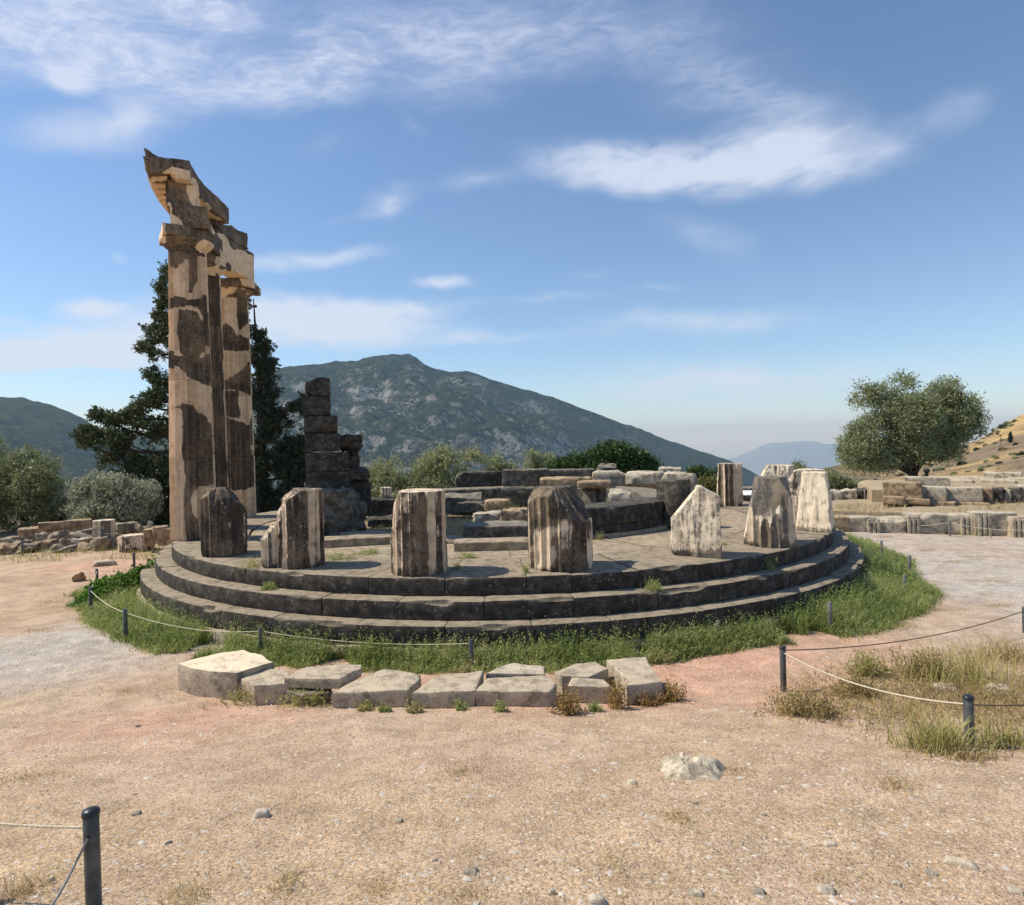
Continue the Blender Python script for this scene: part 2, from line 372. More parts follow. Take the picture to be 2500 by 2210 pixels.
# ------------------------------------------------------------------ ground
TC = Vector((-0.2315, 15.64, 0.0))          # centre of the round building, stylobate top at z = 0
GY = np.array([-60, -4, 0, 2.6, 5.2, 6.6, 7.5, 9.0, 12., 17., 30., 42., 60., 120., 400., 900., 3000., 9000., 16000., 30000.])
GZ = np.array([1.2, .55, .2, -.12, -.62, -.87, -.905, -.93, -1.0, -1.08, -1.10, -2.0, -6.0, -28., -90., -160., -330., -750., -1300., -2600.])
def gh(x, y):
    x = np.asarray(x, float); y = np.asarray(y, float)
    z = np.interp(y, GY, GZ)
    far = np.interp(np.abs(x), [0, 28, 45, 120, 400, 2000, 30000], [0, 0, -1., -20., -110., -290., -390.])
    z = np.minimum(z, np.where(x < 0, far, 0) + 1.2 * (y < 0) + np.where(y < 9, .2, 0)) if False else z
    P = np.stack([x, y, 0 * x], -1)
    near = np.clip(1 - np.hypot(x, y - 8) / 40, 0, 1)
    z = z + near * (.035 * fbm(P, .55, 3, 3) + .012 * fbm(P, 3.1, 2, 9))
    return z
def gz(x, y): return float(gh(np.array([x]), np.array([y]))[0])
def on_ground(x, y):
    """photo pixel -> point on the ground sheet"""
    r = ray(x, y); t = np.linspace(1.5, 60, 4000)
    d = (CZ + r.z * t) - gh(r.x * t, t); k = np.where(d < 0)[0]
    i = k[0] if len(k) else len(t) - 1
    return Vector((r.x * t[i], t[i], CZ + r.z * t[i]))

def axis_pts(lo, hi, fine_lo, fine_hi, step, grow=1.12):
    p = list(np.arange(fine_lo, fine_hi, step)); s = step
    a = [fine_lo]; 
    while a[-1] > lo: s *= grow; a.append(a[-1] - s)
    s = step; b = [p[-1]]
    while b[-1] < hi: s *= grow; b.append(b[-1] + s)
    return np.array(sorted(set(a[1:] + p + b[1:])))
gx = axis_pts(-25000, 25000, -9, 9, .075); gy = axis_pts(-60, 30000, 1.5, 13, .06)
XX, YY = np.meshgrid(gx, gy)
ZZ = gh(XX, YY)
P2 = np.stack([XX, YY, 0 * XX], -1)
# zones: grey gravel path on the right and left, straw in front, rosy earth by the slabs
grey = np.clip(np.maximum(1.25 - np.hypot((XX - 8.5) / 4.2, (YY - 12.5) / 4.6) , 1.2 - np.hypot((XX + 6.2) / 2.0, (YY - 9.0) / 2.2)) * 1.3 + .35 * fbm(P2, .6, 4, 21), 0, 1)
grey = np.maximum(grey, np.clip((YY - 13) / 3, 0, 1) * np.clip((XX - 3) / 3, 0, 1) * .8)
straw = np.clip(np.interp(YY, [1.5, 3.2, 4.6, 6], [.75, .6, .25, 0]) + .5 * fbm(P2, .9, 4, 33) - .05, 0, 1) * (YY < 8)
straw = np.maximum(straw, np.clip(1.1 - np.hypot((XX - 4.3) / 2.2, (YY - 6.2) / 1.6), 0, 1) * .8)
rosy = np.clip(1.15 - np.hypot((XX - 1.8) / 3.6, (YY - 7.1) / 1.6) + .5 * fbm(P2, .7, 3, 5), 0, 1)
rosy = np.maximum(rosy, np.clip(1.1 - np.hypot((XX + 7) / 4.0, (YY - 15.5) / 2.2) + .4 * fbm(P2, .7, 3, 6), 0, 1))
rosy = np.maximum(rosy, np.clip(.7 - np.hypot((XX + 3.0) / 2.6, (YY - 6.0) / 1.3) + .5 * fbm(P2, .7, 3, 8), 0, 1))
veg = np.clip((np.hypot(XX, YY - 12) - 24) / 14, 0, 1)
zone = np.stack([grey, straw, rosy], -1).reshape(-1, 3)

def mat_ground():
    m, n = new_mat('bare_ground'); p = n.pos(); z = n.attr('zone', 'Color'); s = n.n.new('ShaderNodeSeparateColor'); n.link(z, s.inputs[0])
    gr, stw, ro = s.outputs[0], s.outputs[1], s.outputs[2]; vg = n.attr('veg')
    n1 = n.noise(p, 1.3, 5., .6); n2 = n.noise(p, 9., 5., .65); n3 = n.noise(p, 55., 4., .65); n4 = n.noise(p, 190., 3., .6)
    c = n.mix(n.ss(n1, .35, .65), (.44, .318, .226), (.52, .388, .285))
    c = n.mix(n.m('MULTIPLY', ro, n.ss(n2, .3, .6, .5, .9)), c, (.56, .325, .24))
    c = n.mix(n.m('MULTIPLY', gr, n.ss(n1, .3, .6, .62, 1.)), c, n.mix(n.ss(n2, .35, .65), (.40, .37, .335), (.51, .47, .43)))
    c = n.mix(n.m('MULTIPLY', stw, n.ss(n.m('ADD', n.m('MULTIPLY', n2, .5), n.m('MULTIPLY', n3, .5)), .38, .6, .25, .85)), c, n.mix(n.ss(n3, .35, .65), (.36, .255, .155), (.53, .405, .245)))
    c = n.mix(n.m('MULTIPLY', n.ss(n.noise(p, .75, 5., .65, .6), .52, .66, 0., .28), n.m('SUBTRACT', 1., gr)), c, (.32, .22, .145))
    # pebbles
    v1 = n.vor(p, 46.); v1c = n.vor(p, 46., out='Color'); v2 = n.vor(p, 105.); v2c = n.vor(p, 105., out='Color'); v3c = n.vor(p, 20., out='Color'); v3 = n.vor(p, 20.)
    def lum(cc):
        q = n.n.new('ShaderNodeSeparateColor'); n.link(cc, q.inputs[0]); return q.outputs[0]
    l1, l2, l3 = lum(v1c), lum(v2c), lum(v3c)
    peb1 = n.m('MULTIPLY', n.ss(l1, .52, .6), n.ss(v1, .46, .34)); peb2 = n.m('MULTIPLY', n.ss(l2, .35, .5), n.ss(v2, .46, .34)); peb3 = n.m('MULTIPLY', n.ss(l3, .90, .93), n.ss(v3, .36, .26))
    tone = n.mix(l2, (.70, .70, .70), (1.30, 1.27, 1.22)); c = n.mix(n.m('MULTIPLY', peb2, .75), c, n.mix(1., c, tone, 'MULTIPLY'))
    pc = n.mix(n.ss(l1, .55, .98), n.mix(.5, c, (.30, .24, .20)), n.mix(.5, c, (.62, .53, .44))); c = n.mix(n.m('MULTIPLY', peb1, .8), c, pc)
    c = n.mix(n.m('MULTIPLY', peb3, .7), c, n.mix(n.ss(l3, .93, .99), (.52, .47, .42), (.58, .53, .46)))
    c = n.mix(1., c, n.mix(n.ss(n4, .3, .7), (.62, .61, .60), (1.32, 1.32, 1.32)), 'MULTIPLY')
    c = n.mix(1., c, n.mix(n.ss(n3, .32, .68), (.74, .72, .70), (1.20, 1.20, 1.20)), 'MULTIPLY')
    c = n.mix(1., c, n.mix(n.ss(n.noise(p, 3.4, 6., .72), .36, .64), (.87, .86, .84), (1.18, 1.18, 1.17)), 'MULTIPLY')
    # scrub and dry grass cover away from the trodden clearing
    sc = n.mix(n.ss(n.noise(p, .5, 5., .7), .4, .62), (.10, .10, .05), (.30, .23, .12))
    c = n.mix(vg, c, sc)
    h = n.m('ADD', n.m('ADD', n.m('MULTIPLY', n.m('SUBTRACT', .5, v2), n.m('MULTIPLY', peb2, .5)), n.m('MULTIPLY', n.m('SUBTRACT', .6, v1), peb1)), n.m('ADD', n.m('MULTIPLY', n3, .5), n.m('MULTIPLY', peb3, .8)))
    finish(n, c, .95, n.bump(h, .75, .02), .15)
    return m
M['ground'] = mat_ground()
ground = obj('ground', npmesh('ground', np.stack([XX, YY, ZZ], -1).reshape(-1, 3), gridfaces(len(gy), len(gx)), M['ground'], {'zone': zone, 'veg': veg.ravel()}, 180))
tag(ground, kind='structure')

# ------------------------------------------------------------------ mountains
def polar_hill(name, prof, d_ridge, d_front, z_front, amp, mat, nt=110, na=260, power=1.0, seed=0, back=.5, mask=None, warp=0., extend=True):
    prof = np.array(prof, float); xs = np.linspace(prof[0, 0], prof[-1, 0], na); ys = np.interp(xs, prof[:, 0], prof[:, 1])
    dr = np.interp(xs, [p[0] for p in d_ridge], [p[1] for p in d_ridge]) if isinstance(d_ridge, (list, tuple)) else np.full(na, float(d_ridge))
    tt = np.concatenate([np.linspace(0, 1, nt), np.linspace(1, 1.6, 22)[1:]])
    rays = np.array([ray(x, y)[:] for x, y in zip(xs, ys)])
    zr = CZ + rays[:, 2] * dr; kw = max(3, na // 9); kr = np.hanning(kw * 2 + 1); kr /= kr.sum(); zs_ = np.convolve(np.pad(zr, kw, mode='edge'), kr, 'valid')
    T = tt[:, None]; D = d_front + (dr[None, :] - d_front) * T
    Z = np.where(T <= 1, z_front + (zs_[None, :] + (zr - zs_)[None, :] * np.clip(T, 0, 1) ** 9 - z_front) * np.clip(T, 0, 1) ** power, zr[None, :] - (zr[None, :] - z_front) * np.clip((T - 1) / .6, 0, 1) ** 1.3 * back)
    X = rays[None, :, 0] * D; Y = D
    Pn = np.stack([X, Y, 0 * X], -1); L = float(np.mean(dr)) 
    nz = fbm(Pn, 7. / L, 6, seed, .52); rid = 1 - np.abs(fbm(Pn, 5. / L, 5, seed + 5, .5)); 
    fade = np.clip(T * 4, 0, 1) * (1 - .93 * np.exp(-((T - 1) / .09) ** 2))
    fade = fade * np.clip((zs_ - z_front) / np.max(zs_ - z_front), .0, 1)[None, :] ** 1.5
    Z = Z + amp * fade * (nz * .75 + (rid - .75) * .7)
    Z = Z + amp * .035 * fbm(Pn, 60. / L, 3, seed + 9)
    o = obj(name, npmesh(name, np.stack([X, Y, Z], -1).reshape(-1, 3), gridfaces(len(tt), na), mat, None, 180))
    return tag(o, kind='structure')
def mat_mountain(name, scrub, scrub2, rock, s, rock_amt=.5, cliff=None):
    m, n = new_mat(name); p = n.pos()
    a = n.noise(p, .0035 * s, 5., .6); b = n.noise(p, .020 * s, 5., .7); c3 = n.noise(p, .050 * s, 4., .75)
    c = n.mix(n.ss(b, .38, .62), scrub, scrub2)
    k = n.m('ADD', n.m('MULTIPLY', a, .30), n.m('ADD', n.m('MULTIPLY', b, .10), n.m('MULTIPLY', c3, .60)))
    rk = n.ss(k, .63 - .1 * rock_amt, .69 - .1 * rock_amt, 0., .85)
    g = n.n.new('ShaderNodeNewGeometry'); sx = n.n.new('ShaderNodeSeparateXYZ'); n.link(g.outputs['Normal'], sx.inputs[0])
    steep = n.m('MULTIPLY', n.ss(sx.outputs[2], .80, .62), n.ss(n.m('ADD', b, c3), .85, 1.1))
    rk = n.m('MAXIMUM', rk, n.m('MULTIPLY', steep, .75))
    c = n.mix(rk, c, rock)
    h = n.m('ADD', n.m('MULTIPLY', b, 1.), n.m('MULTIPLY', c3, .5))
    finish(n, c, 1., n.bump(h, 1., 22. / s), .0)
    return m
M['mtn'] = mat_mountain('mountain_scrub', (.018, .026, .013), (.046, .053, .026), (.36, .34, .31), 1.4, .68)
M['mtn_left'] = mat_mountain('left_mountain_scrub', (.034, .044, .022), (.066, .072, .036), (.22, .19, .16), 1.6, .2)
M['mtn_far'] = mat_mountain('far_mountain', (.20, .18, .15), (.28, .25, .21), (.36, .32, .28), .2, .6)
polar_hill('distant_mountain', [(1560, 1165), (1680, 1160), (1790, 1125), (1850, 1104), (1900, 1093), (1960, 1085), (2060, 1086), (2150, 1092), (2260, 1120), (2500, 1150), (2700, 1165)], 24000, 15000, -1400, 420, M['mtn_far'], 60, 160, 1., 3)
polar_hill('main_mountain', [(150, 1120), (280, 1075), (400, 1045), (520, 985), (600, 940), (660, 910), (700, 899), (760, 893), (830, 883), (870, 880), (915, 866), (970, 862), (1000, 862), (1018, 872), (1035, 890), (1060, 896), (1100, 905), (1140, 902), (1175, 915), (1240, 936), (1320, 960), (1400, 988), (1470, 1012), (1540, 1040), (1620, 1072), (1700, 1098), (1780, 1124), (1830, 1150), (1870, 1172), (1950, 1200), (2050, 1230)], [(150, 3300), (900, 3600), (1500, 3900), (2050, 4200)], 1300, -560, 150, M['mtn'], 150, 420, 1.08, 11)
polar_hill('left_mountain', [(-900, 1000), (-500, 950), (-200, 950), (-60, 962), (0, 968), (60, 971), (110, 982), (160, 1000), (205, 1022), (240, 1046), (290, 1085), (350, 1130), (430, 1180), (560, 1250)], 3000, 1000, -420, 110, M['mtn_left'], 110, 260, 1.05, 23)

def mat_hillside():
    m, n = new_mat('dry_hillside'); p = n.pos()
    a = n.noise(p, .03, 5., .62, .5); b = n.noise(p, .16, 5., .7); c3 = n.noise(p, .8, 3., .7)
    sxh = n.n.new('ShaderNodeSeparateXYZ'); n.link(p, sxh.inputs[0]); hi = n.ss(sxh.outputs[2], -3., 9.)
    c = n.mix(n.ss(n.m('ADD', a, n.m('MULTIPLY', hi, .22)), .46, .66), (.22, .17, .12), (.50, .345, .165))
    c = n.mix(n.ss(n.m('ADD', n.m('MULTIPLY', b, .6), n.m('MULTIPLY', c3, .4)), .46, .58, 0., .85), c, (.14, .115, .075))
    c = n.mix(n.ss(c3, .55, .72, 0., .5), c, (.50, .40, .26))
    finish(n, c, 1., n.bump(n.m('ADD', b, n.m('MULTIPLY', c3, .4)), .8, 1.2), .0)
    return m
M['hill'] = mat_hillside()
HPROF = [(1960, 1215), (2040, 1192), (2100, 1176), (2180, 1158), (2250, 1134), (2320, 1108), (2390, 1074), (2450, 1036), (2500, 1010), (2700, 900), (3000, 800)]
HDR = [(1960, 95), (2100, 130), (2300, 190), (2500, 250), (3000, 300)]
hill = polar_hill('dry_hillside', HPROF, HDR, 48, -3.2, 1.6, M['hill'], 110, 200, 1.15, 31)

# ------------------------------------------------------------------ stone builders
def arc_block(th0, th1, r0, r1, z0, z1, seg=7, bev=.018, rough=.007, seed=0, gap=.005, chip=.5):
    """one block of a ring, worn outer top edge; angles as on the building (0 towards the camera, + to the right)"""
    g0, g1 = gap / r1, gap / r1
    th = np.linspace(th0 + g0, th1 - g1, seg + 1)
    h = z1 - z0; w = r1 - r0
    prof = np.array([(r0, z0), (r1 - bev * .5, z0), (r1, z0 + bev), (r1, z0 + h * .55), (r1, z1 - bev * 1.6), (r1 - bev * .45, z1 - bev * .45), (r1 - bev * 1.6, z1), (r1 - min(.30, w * .45), z1), (r0 + bev, z1), (r0, z1 - bev)])
    V = np.zeros((seg + 1, len(prof), 3)); rr = np.repeat(prof[None, :, 0], seg + 1, 0).copy(); zz = np.repeat(prof[None, :, 1], seg + 1, 0).copy()
    P = np.stack([np.sin(th)[:, None] * rr, -np.cos(th)[:, None] * rr, zz], -1)
    n1 = fbm(P + seed * 3.1, 6., 3, seed); n2 = fbm(P + seed * 1.7, 2.2, 2, seed + 3)
    rr += rough * n1
    ed = np.clip(n2 - .22, 0, 1) * chip * .065
    rr[:, 5] -= ed[:, 5] * 1.4; zz[:, 5] -= ed[:, 5] * 1.1; rr[:, 4] -= ed[:, 5] * .5; zz[:, 4] -= ed[:, 5]; rr[:, 6] -= ed[:, 5] * 1.6
    zz[:, 5:8] += rough * .6 * n1[:, 5:8]
    e = min(bev * .7, .012)                      # soften both ends
    for k in (0, -1):
        rr[k, 2:7] -= e * .8; zz[k, 5:9] -= e * .5
    V[..., 0] = TC.x + np.sin(th)[:, None] * rr; V[..., 1] = TC.y - np.cos(th)[:, None] * rr; V[..., 2] = zz
    n = len(prof); fq = gridfaces(seg + 1, n, True)
    V = V.reshape(-1, 3)
    return V, fq, n, seg
def arc_mesh(name, mat, **k):
    V, fq, n, seg = arc_block(**k)
    me = npmesh(name, V, fq, None)
    bm = bmesh.new(); bm.from_mesh(me); bm.verts.ensure_lookup_table(); bpy.data.meshes.remove(me)
    bm.faces.new([bm.verts[i] for i in range(n)]); bm.faces.new([bm.verts[seg * n + i] for i in reversed(range(n))])
    return bm_mesh(name, bm, mat, 35)

def block_geo(sx, sy, sz, n=7, bev=.03, rough=.015, chips=3, seed=0, chipd=.12, taper=0., skew=0.):
    """rounded, chipped, uneven block; base centre at the origin"""
    hs = np.array([sx, sy, sz]) / 2; V = []; F = []; o = 0
    t = np.sin(np.linspace(-1, 1, n) * np.pi / 2 * .86) / math.sin(np.pi / 2 * .86)
    A, B = np.meshgrid(t, t, indexing='ij')
    for ax in range(3):
        for s in (-1, 1):
            P = np.zeros((n, n, 3)); P[..., ax] = s; P[..., (ax + 1) % 3] = A; P[..., (ax + 2) % 3] = B
            f = gridfaces(n, n)
            if s < 0: f = f[:, ::-1]
            V.append((P * hs).reshape(-1, 3)); F.append(f + o); o += n * n
    V = np.concatenate(V); F = np.concatenate(F)
    # weld the seams
    key = np.round(V * 1e5).astype(np.int64); _, idx, inv = np.unique(key, axis=0, return_index=True, return_inverse=True)
    V = V[idx]; F = inv.ravel()[F]
    b = min(bev, hs.min() * .8); inner = hs - b
    c = np.clip(V, -inner, inner); d = V - c; L = np.linalg.norm(d, axis=1)[:, None] + 1e-9
    V = c + d / L * np.minimum(L, b)
    rg = np.random.default_rng(seed)
    for _ in range(chips):
        q = rg.choice([-1, 1], 3) * rg.uniform(.35, 1., 3)
        if rg.random() < .5: q[rg.integers(3)] *= .15
        nrm = q / hs; nrm /= np.linalg.norm(nrm)
        top = np.abs(nrm * hs).sum(); lim = top - rg.uniform(.3, 1.) * chipd * min(1., 2.5 * hs.min() / .3)
        ex = V @ nrm - lim; mk = ex > 0; V[mk] -= ex[mk][:, None] * nrm
    s3 = seed * 7.13
    nrmv = V / (np.linalg.norm(V / hs, axis=1)[:, None] + 1e-9) / hs; nrmv /= np.linalg.norm(nrmv, axis=1)[:, None] + 1e-9
    V = V + nrmv * (rough * fbm(V + s3, 3. / max(.25, hs.max()), 4, seed, .55))[:, None]
    zf = (V[:, 2] / hs[2] + 1) / 2
    V[:, :2] *= (1 - taper * zf)[:, None]; V[:, 0] += skew * zf * sx
    V[:, 2] += hs[2]
    return V, F
def block_mesh(name, mat, *a, smooth=38, **k):
    V, Fq = block_geo(*a, **k); return npmesh(name, V, Fq, mat, None, smooth)

def face_az(x, y): return math.atan2(-x, y)        # turn so that local -y looks at the camera
def px_block(name, label, cat, x0, x1, y0, y1, mat, z=None, d=None, depth=.5, group=None, turn=0., tilt=(0, 0), n=9, **k):
    """block that fills a pixel box; stands on height z (or at distance d)"""
    xc = (x0 + x1) / 2
    p = at_z(xc, y1, z) if d is None else at_d(xc, y1, d)
    s = p.y / F; wid = (x1 - x0) * s * 1.0; hgt = (y1 - y0) * s
    me = block_mesh(name, M[mat], wid, depth, hgt + .03, n=n, seed=k.pop('seed', int(x0 * 7 + y0)), **k)
    dirv = Vector((p.x, p.y, 0)).normalized()
    o = obj(name, me, None, (p.x + dirv.x * depth * .5, p.y + dirv.y * depth * .5, p.z - .03), face_az(p.x, p.y) + turn)
    o.rotation_euler[0] = tilt[0]; o.rotation_euler[1] = tilt[1]
    tag(o, label, cat, group); return o

# ------------------------------------------------------------------ the round stepped platform
R1, R2, R3 = 7.195, 7.474, 7.723
plat = thing('round_stepped_platform', 'round three-stepped dark limestone platform carrying the broken fluted columns', 'platform', (0, 0, 0))
def ring_of(joints, r0, r1, z0, z1, name, mat, seed0, **k):
    for i in range(len(joints) - 1):
        dz = random.uniform(-.005, .005)
        o = obj(name, arc_mesh(name, mat, th0=joints[i], th1=joints[i + 1], r0=r0 + random.uniform(-.04, .02), r1=r1 + random.uniform(-.006, .006), z0=z0, z1=z1 + dz, seed=seed0 + i, seg=max(6, int((joints[i + 1] - joints[i]) / .016)), **k), plat)
def th_at(x, y, z):
    p = at_z(x, y, z) - TC; return math.atan2(p.x, -p.y)
def joints_from(px, z, step):
    f = sorted(th_at(x, y, z) for x, y in px); lo, hi = f[0], f[-1]
    a = []; t = lo
    while t > -math.pi + step * .6: t -= step * random.uniform(.9, 1.1); a.append(t)
    b = []; t = hi; end = (a[-1] if a else lo) + 2 * math.pi
    rest = end - hi; n = max(1, round(rest / step))
    b = [hi + rest * (k + 1) / n for k in range(n)]
    return a[::-1] + f + b
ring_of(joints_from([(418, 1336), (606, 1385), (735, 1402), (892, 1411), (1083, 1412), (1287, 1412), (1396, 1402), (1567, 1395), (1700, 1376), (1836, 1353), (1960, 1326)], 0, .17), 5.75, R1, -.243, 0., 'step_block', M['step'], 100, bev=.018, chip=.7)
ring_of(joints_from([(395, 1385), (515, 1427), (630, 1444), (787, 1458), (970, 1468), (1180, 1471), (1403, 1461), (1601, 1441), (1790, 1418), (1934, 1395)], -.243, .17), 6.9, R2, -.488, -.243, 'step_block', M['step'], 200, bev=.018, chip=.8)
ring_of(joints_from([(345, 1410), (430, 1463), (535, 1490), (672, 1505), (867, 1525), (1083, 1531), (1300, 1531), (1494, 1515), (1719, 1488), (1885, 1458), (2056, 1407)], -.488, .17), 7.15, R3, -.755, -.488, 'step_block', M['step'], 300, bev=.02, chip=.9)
ring_of([i * 2 * math.pi / 30 + .05 for i in range(31)], 7.2, R3 + .035, -1.25, -.765, 'foundation_block', M['slab'], 400, bev=.03, rough=.02)

# paving inside the ring: slabs with open joints, a raised toichobate kerb
core_V, core_F = [], []
a = np.linspace(0, 2 * np.pi, 72, endpoint=False)
ringpts = np.stack([TC.x + 6.0 * np.cos(a), TC.y + 6.0 * np.sin(a), 0 * a - .10], -1)
Vc = np.concatenate([ringpts, ringpts + np.array([0, 0, -.6]), [[TC.x, TC.y, -.10]]])
Fc = [np.stack([np.arange(72), (np.arange(72) + 1) % 72, np.full(72, 144)], -1), np.stack([np.arange(72) + 72, (np.arange(72) + 1) % 72 + 72, (np.arange(72) + 1) % 72, np.arange(72)], -1)]
m_, n_ = new_mat('earth_fill'); p_ = n_.pos(); t_ = n_.noise(p_, 8., 6., .7)
finish(n_, n_.mix(n_.ss(t_, .35, .65), (.20, .155, .10), (.34, .26, .155)), .95, n_.bump(n_.noise(p_, 30., 4.), .8, .04), .1); M['earth'] = m_
obj('earth_core', npmesh('earth_core', Vc, Fc, M['earth']), plat)
random.seed(11)
for (r0, r1, cnt, zt, thick, off) in ((4.33, 5.74, 15, -.006, .2, .03),):
    for i in range(cnt):
        t0 = off + i * 2 * math.pi / cnt + random.uniform(-.015, .015); t1 = off + (i + 1) * 2 * math.pi / cnt
        o = obj('paving_slab', arc_mesh('paving_slab', M['paving'], th0=t0, th1=t1, r0=r0, r1=r1, z0=zt - thick, z1=zt + random.uniform(-.012, .008), seed=500 + i, bev=.012, gap=.010, seg=7, chip=.3), plat)

# low curved wall of the inner room
cella = thing('low_curved_wall', 'low curved wall of dark dressed blocks in two courses inside the column ring', 'wall', (0, 0, 0))
def cella_ring(t0, t1, n, r0, r1, z0, z1, mat, seed, bev=.02):
    for i in range(n):
        arc = arc_mesh('wall_block', M[mat], th0=t0 + (t1 - t0) * i / n, th1=t0 + (t1 - t0) * (i + 1) / n, r0=r0, r1=r1 + random.uniform(-.008, .008), z0=z0, z1=z1 + random.uniform(-.004, .004), seed=seed + i, bev=bev, gap=.005, seg=8, chip=.8)
        obj('wall_block', arc, cella)
cella_ring(rad(12), rad(66), 5, 3.55, 4.36, -.02, .055, 'paving', 600)              # kerb under the wall
cella_ring(rad(13), rad(62), 4, 3.5, 4.28, .058, .20, 'dark_cella', 620)
cella_ring(rad(14), rad(60), 3, 3.42, 4.24, .204, .545, 'dark_cella', 640, .025)
cella_ring(rad(60.3), rad(128), 6, 3.3, 4.15, .05, .50, 'cella', 660, .03)
cella_ring(rad(128.3), rad(215), 9, 3.2, 4.1, .02, .47, 'cella', 680, .03)
cella_ring(rad(-66), rad(-8), 5, 3.75, 4.34, -.02, .07, 'paving', 700)

# ------------------------------------------------------------------ fluted columns
NF = 20
def flute_r(phi, R, depth):
    ph = (phi * NF / (2 * np.pi)) % 1.0
    return R - depth * np.sin(np.pi * ph) ** .8
def poly_sdf(px, py, poly):
    """signed distance, positive inside"""
    poly = np.asarray(poly, float); n = len(poly); d = np.full(px.shape, 1e9); ins = np.zeros(px.shape, bool)
    for i in range(n):
        ax, ay = poly[i]; bx, by = poly[(i + 1) % n]
        ex, ey = bx - ax, by - ay; t = np.clip(((px - ax) * ex + (py - ay) * ey) / (ex * ex + ey * ey + 1e-12), 0, 1)
        d = np.minimum(d, np.hypot(px - ax - t * ex, py - ay - t * ey))
        cnd = (ay > py) != (by > py)
        xi = ax + (py - ay) / np.where(by - ay == 0, 1e-12, by - ay) * ex
        ins ^= cnd & (px < xi)
    return np.where(ins, d, -d)
def shaft(R0, R1_, H, z0, z1, wear, nz=None, chip=.0, seed=0, flat_from=None):
    nth = NF * 8; nz = nz or max(6, int((z1 - z0) / .035))
    th = np.linspace(0, 2 * np.pi, nth, endpoint=False); z = np.linspace(z0 + .002, z1 - .002, nz)
    z = np.concatenate([[z[0]], [z[0] + .006], z[1:-1], [z[-1] - .006], [z[-1]]]); nz = len(z)
    T, Z = np.meshgrid(th, z); f = Z / H; R = R0 + (R1_ - R0) * (f ** 1.25)
    r = flute_r(T, R, .058 * R / .43)
    r[0] -= .006; r[-1] -= .006
    P = np.stack([np.cos(T) * r, np.sin(T) * r, Z], -1)
    nzv = fbm(P + seed, 5., 4, seed, .55); r = r + .004 * nzv - chip * np.clip(fbm(P + seed, 3., 3, seed + 4) - .35, 0, 1)
    P = np.stack([np.cos(T) * r, np.sin(T) * r, Z], -1).reshape(-1, 3)
    w = wear(P) if wear else np.zeros(len(P))
    fi = np.floor(T * NF / (2 * np.pi) + 1e-6).astype(int).ravel() % NF; rf = np.random.default_rng(seed + int(z0 * 10)); tn = rf.uniform(.05, 1., NF); w = np.clip(w + rf.uniform(-.025, .025, NF)[fi], -.25, .25)
    edge = np.abs(((T * NF / (2 * np.pi)) % 1.) - .5).ravel() * 2; tone = np.clip(tn[fi] + 0 * edge, 0, 1)
    V = np.concatenate([P, [[0, 0, z[0]], [0, 0, z[-1]]]]); n = nz * nth
    j = np.arange(nth); j2 = (j + 1) % nth
    caps = np.concatenate([np.stack([j2, j, np.full(nth, n)], -1), np.stack([(nz - 1) * nth + j, (nz - 1) * nth + j2, np.full(nth, n + 1)], -1)])
    return V, [gridfaces(nz, nth, True), caps], np.concatenate([w, [w.mean(), w.mean()]]), np.concatenate([tone, [.8, .8]])

def px_wear(base, polys, backseed, Htot):
    """dark weathered patches, given as pixel outlines on the seen side, wrapped onto the shaft as (arc, height) patches"""
    b = Vector(base); ang = math.atan2(-b.y, -b.x)                    # direction towards the viewer
    q = []
    for poly in polys:
        pl = []
        for x, y in poly:
            r = ray(x, y); dd = b.y - .35; z = CZ + r.z * dd
            t = Vector((-b.x, -b.y)).normalized(); side = Vector((-t.y, t.x))
            off = r.x * b.y - b.x                                   # sideways offset on the shaft in metres
            Rr = .43 - .08 * max(0, min(1, z / Htot)); u = max(-.985, min(.985, off / Rr))
            pl.append((math.asin(u) * Rr, z))
        q.append(pl)
    def f(P):
        ph = np.arctan2(P[:, 1], P[:, 0]) - ang; ph = (ph + np.pi) % (2 * np.pi) - np.pi
        Rr = .43 - .08 * np.clip(P[:, 2] / Htot, 0, 1); s = ph * Rr
        sd = np.full(len(P), -1e9)
        for pl in q: sd = np.maximum(sd, poly_sdf(s, P[:, 2], pl))
        sd = np.clip(sd + .02 * fbm(P + backseed, 4., 3, backseed), -.25, .25)
        bk = np.clip(.5 * fbm(P * np.array([1, 1, .8]) + backseed, 1.3, 4, backseed) , -.25, .25)
        k = np.clip((np.abs(ph) - 1.45) / .2, 0, 1)
        return sd * (1 - k) + bk * k
    return f
def cr1(*p): return [(320 + x * .2768, 330 + y * .2768) for x, y in p]
def cr2(*p): return [(320 + x * .343, 780 + y * .343) for x, y in p]

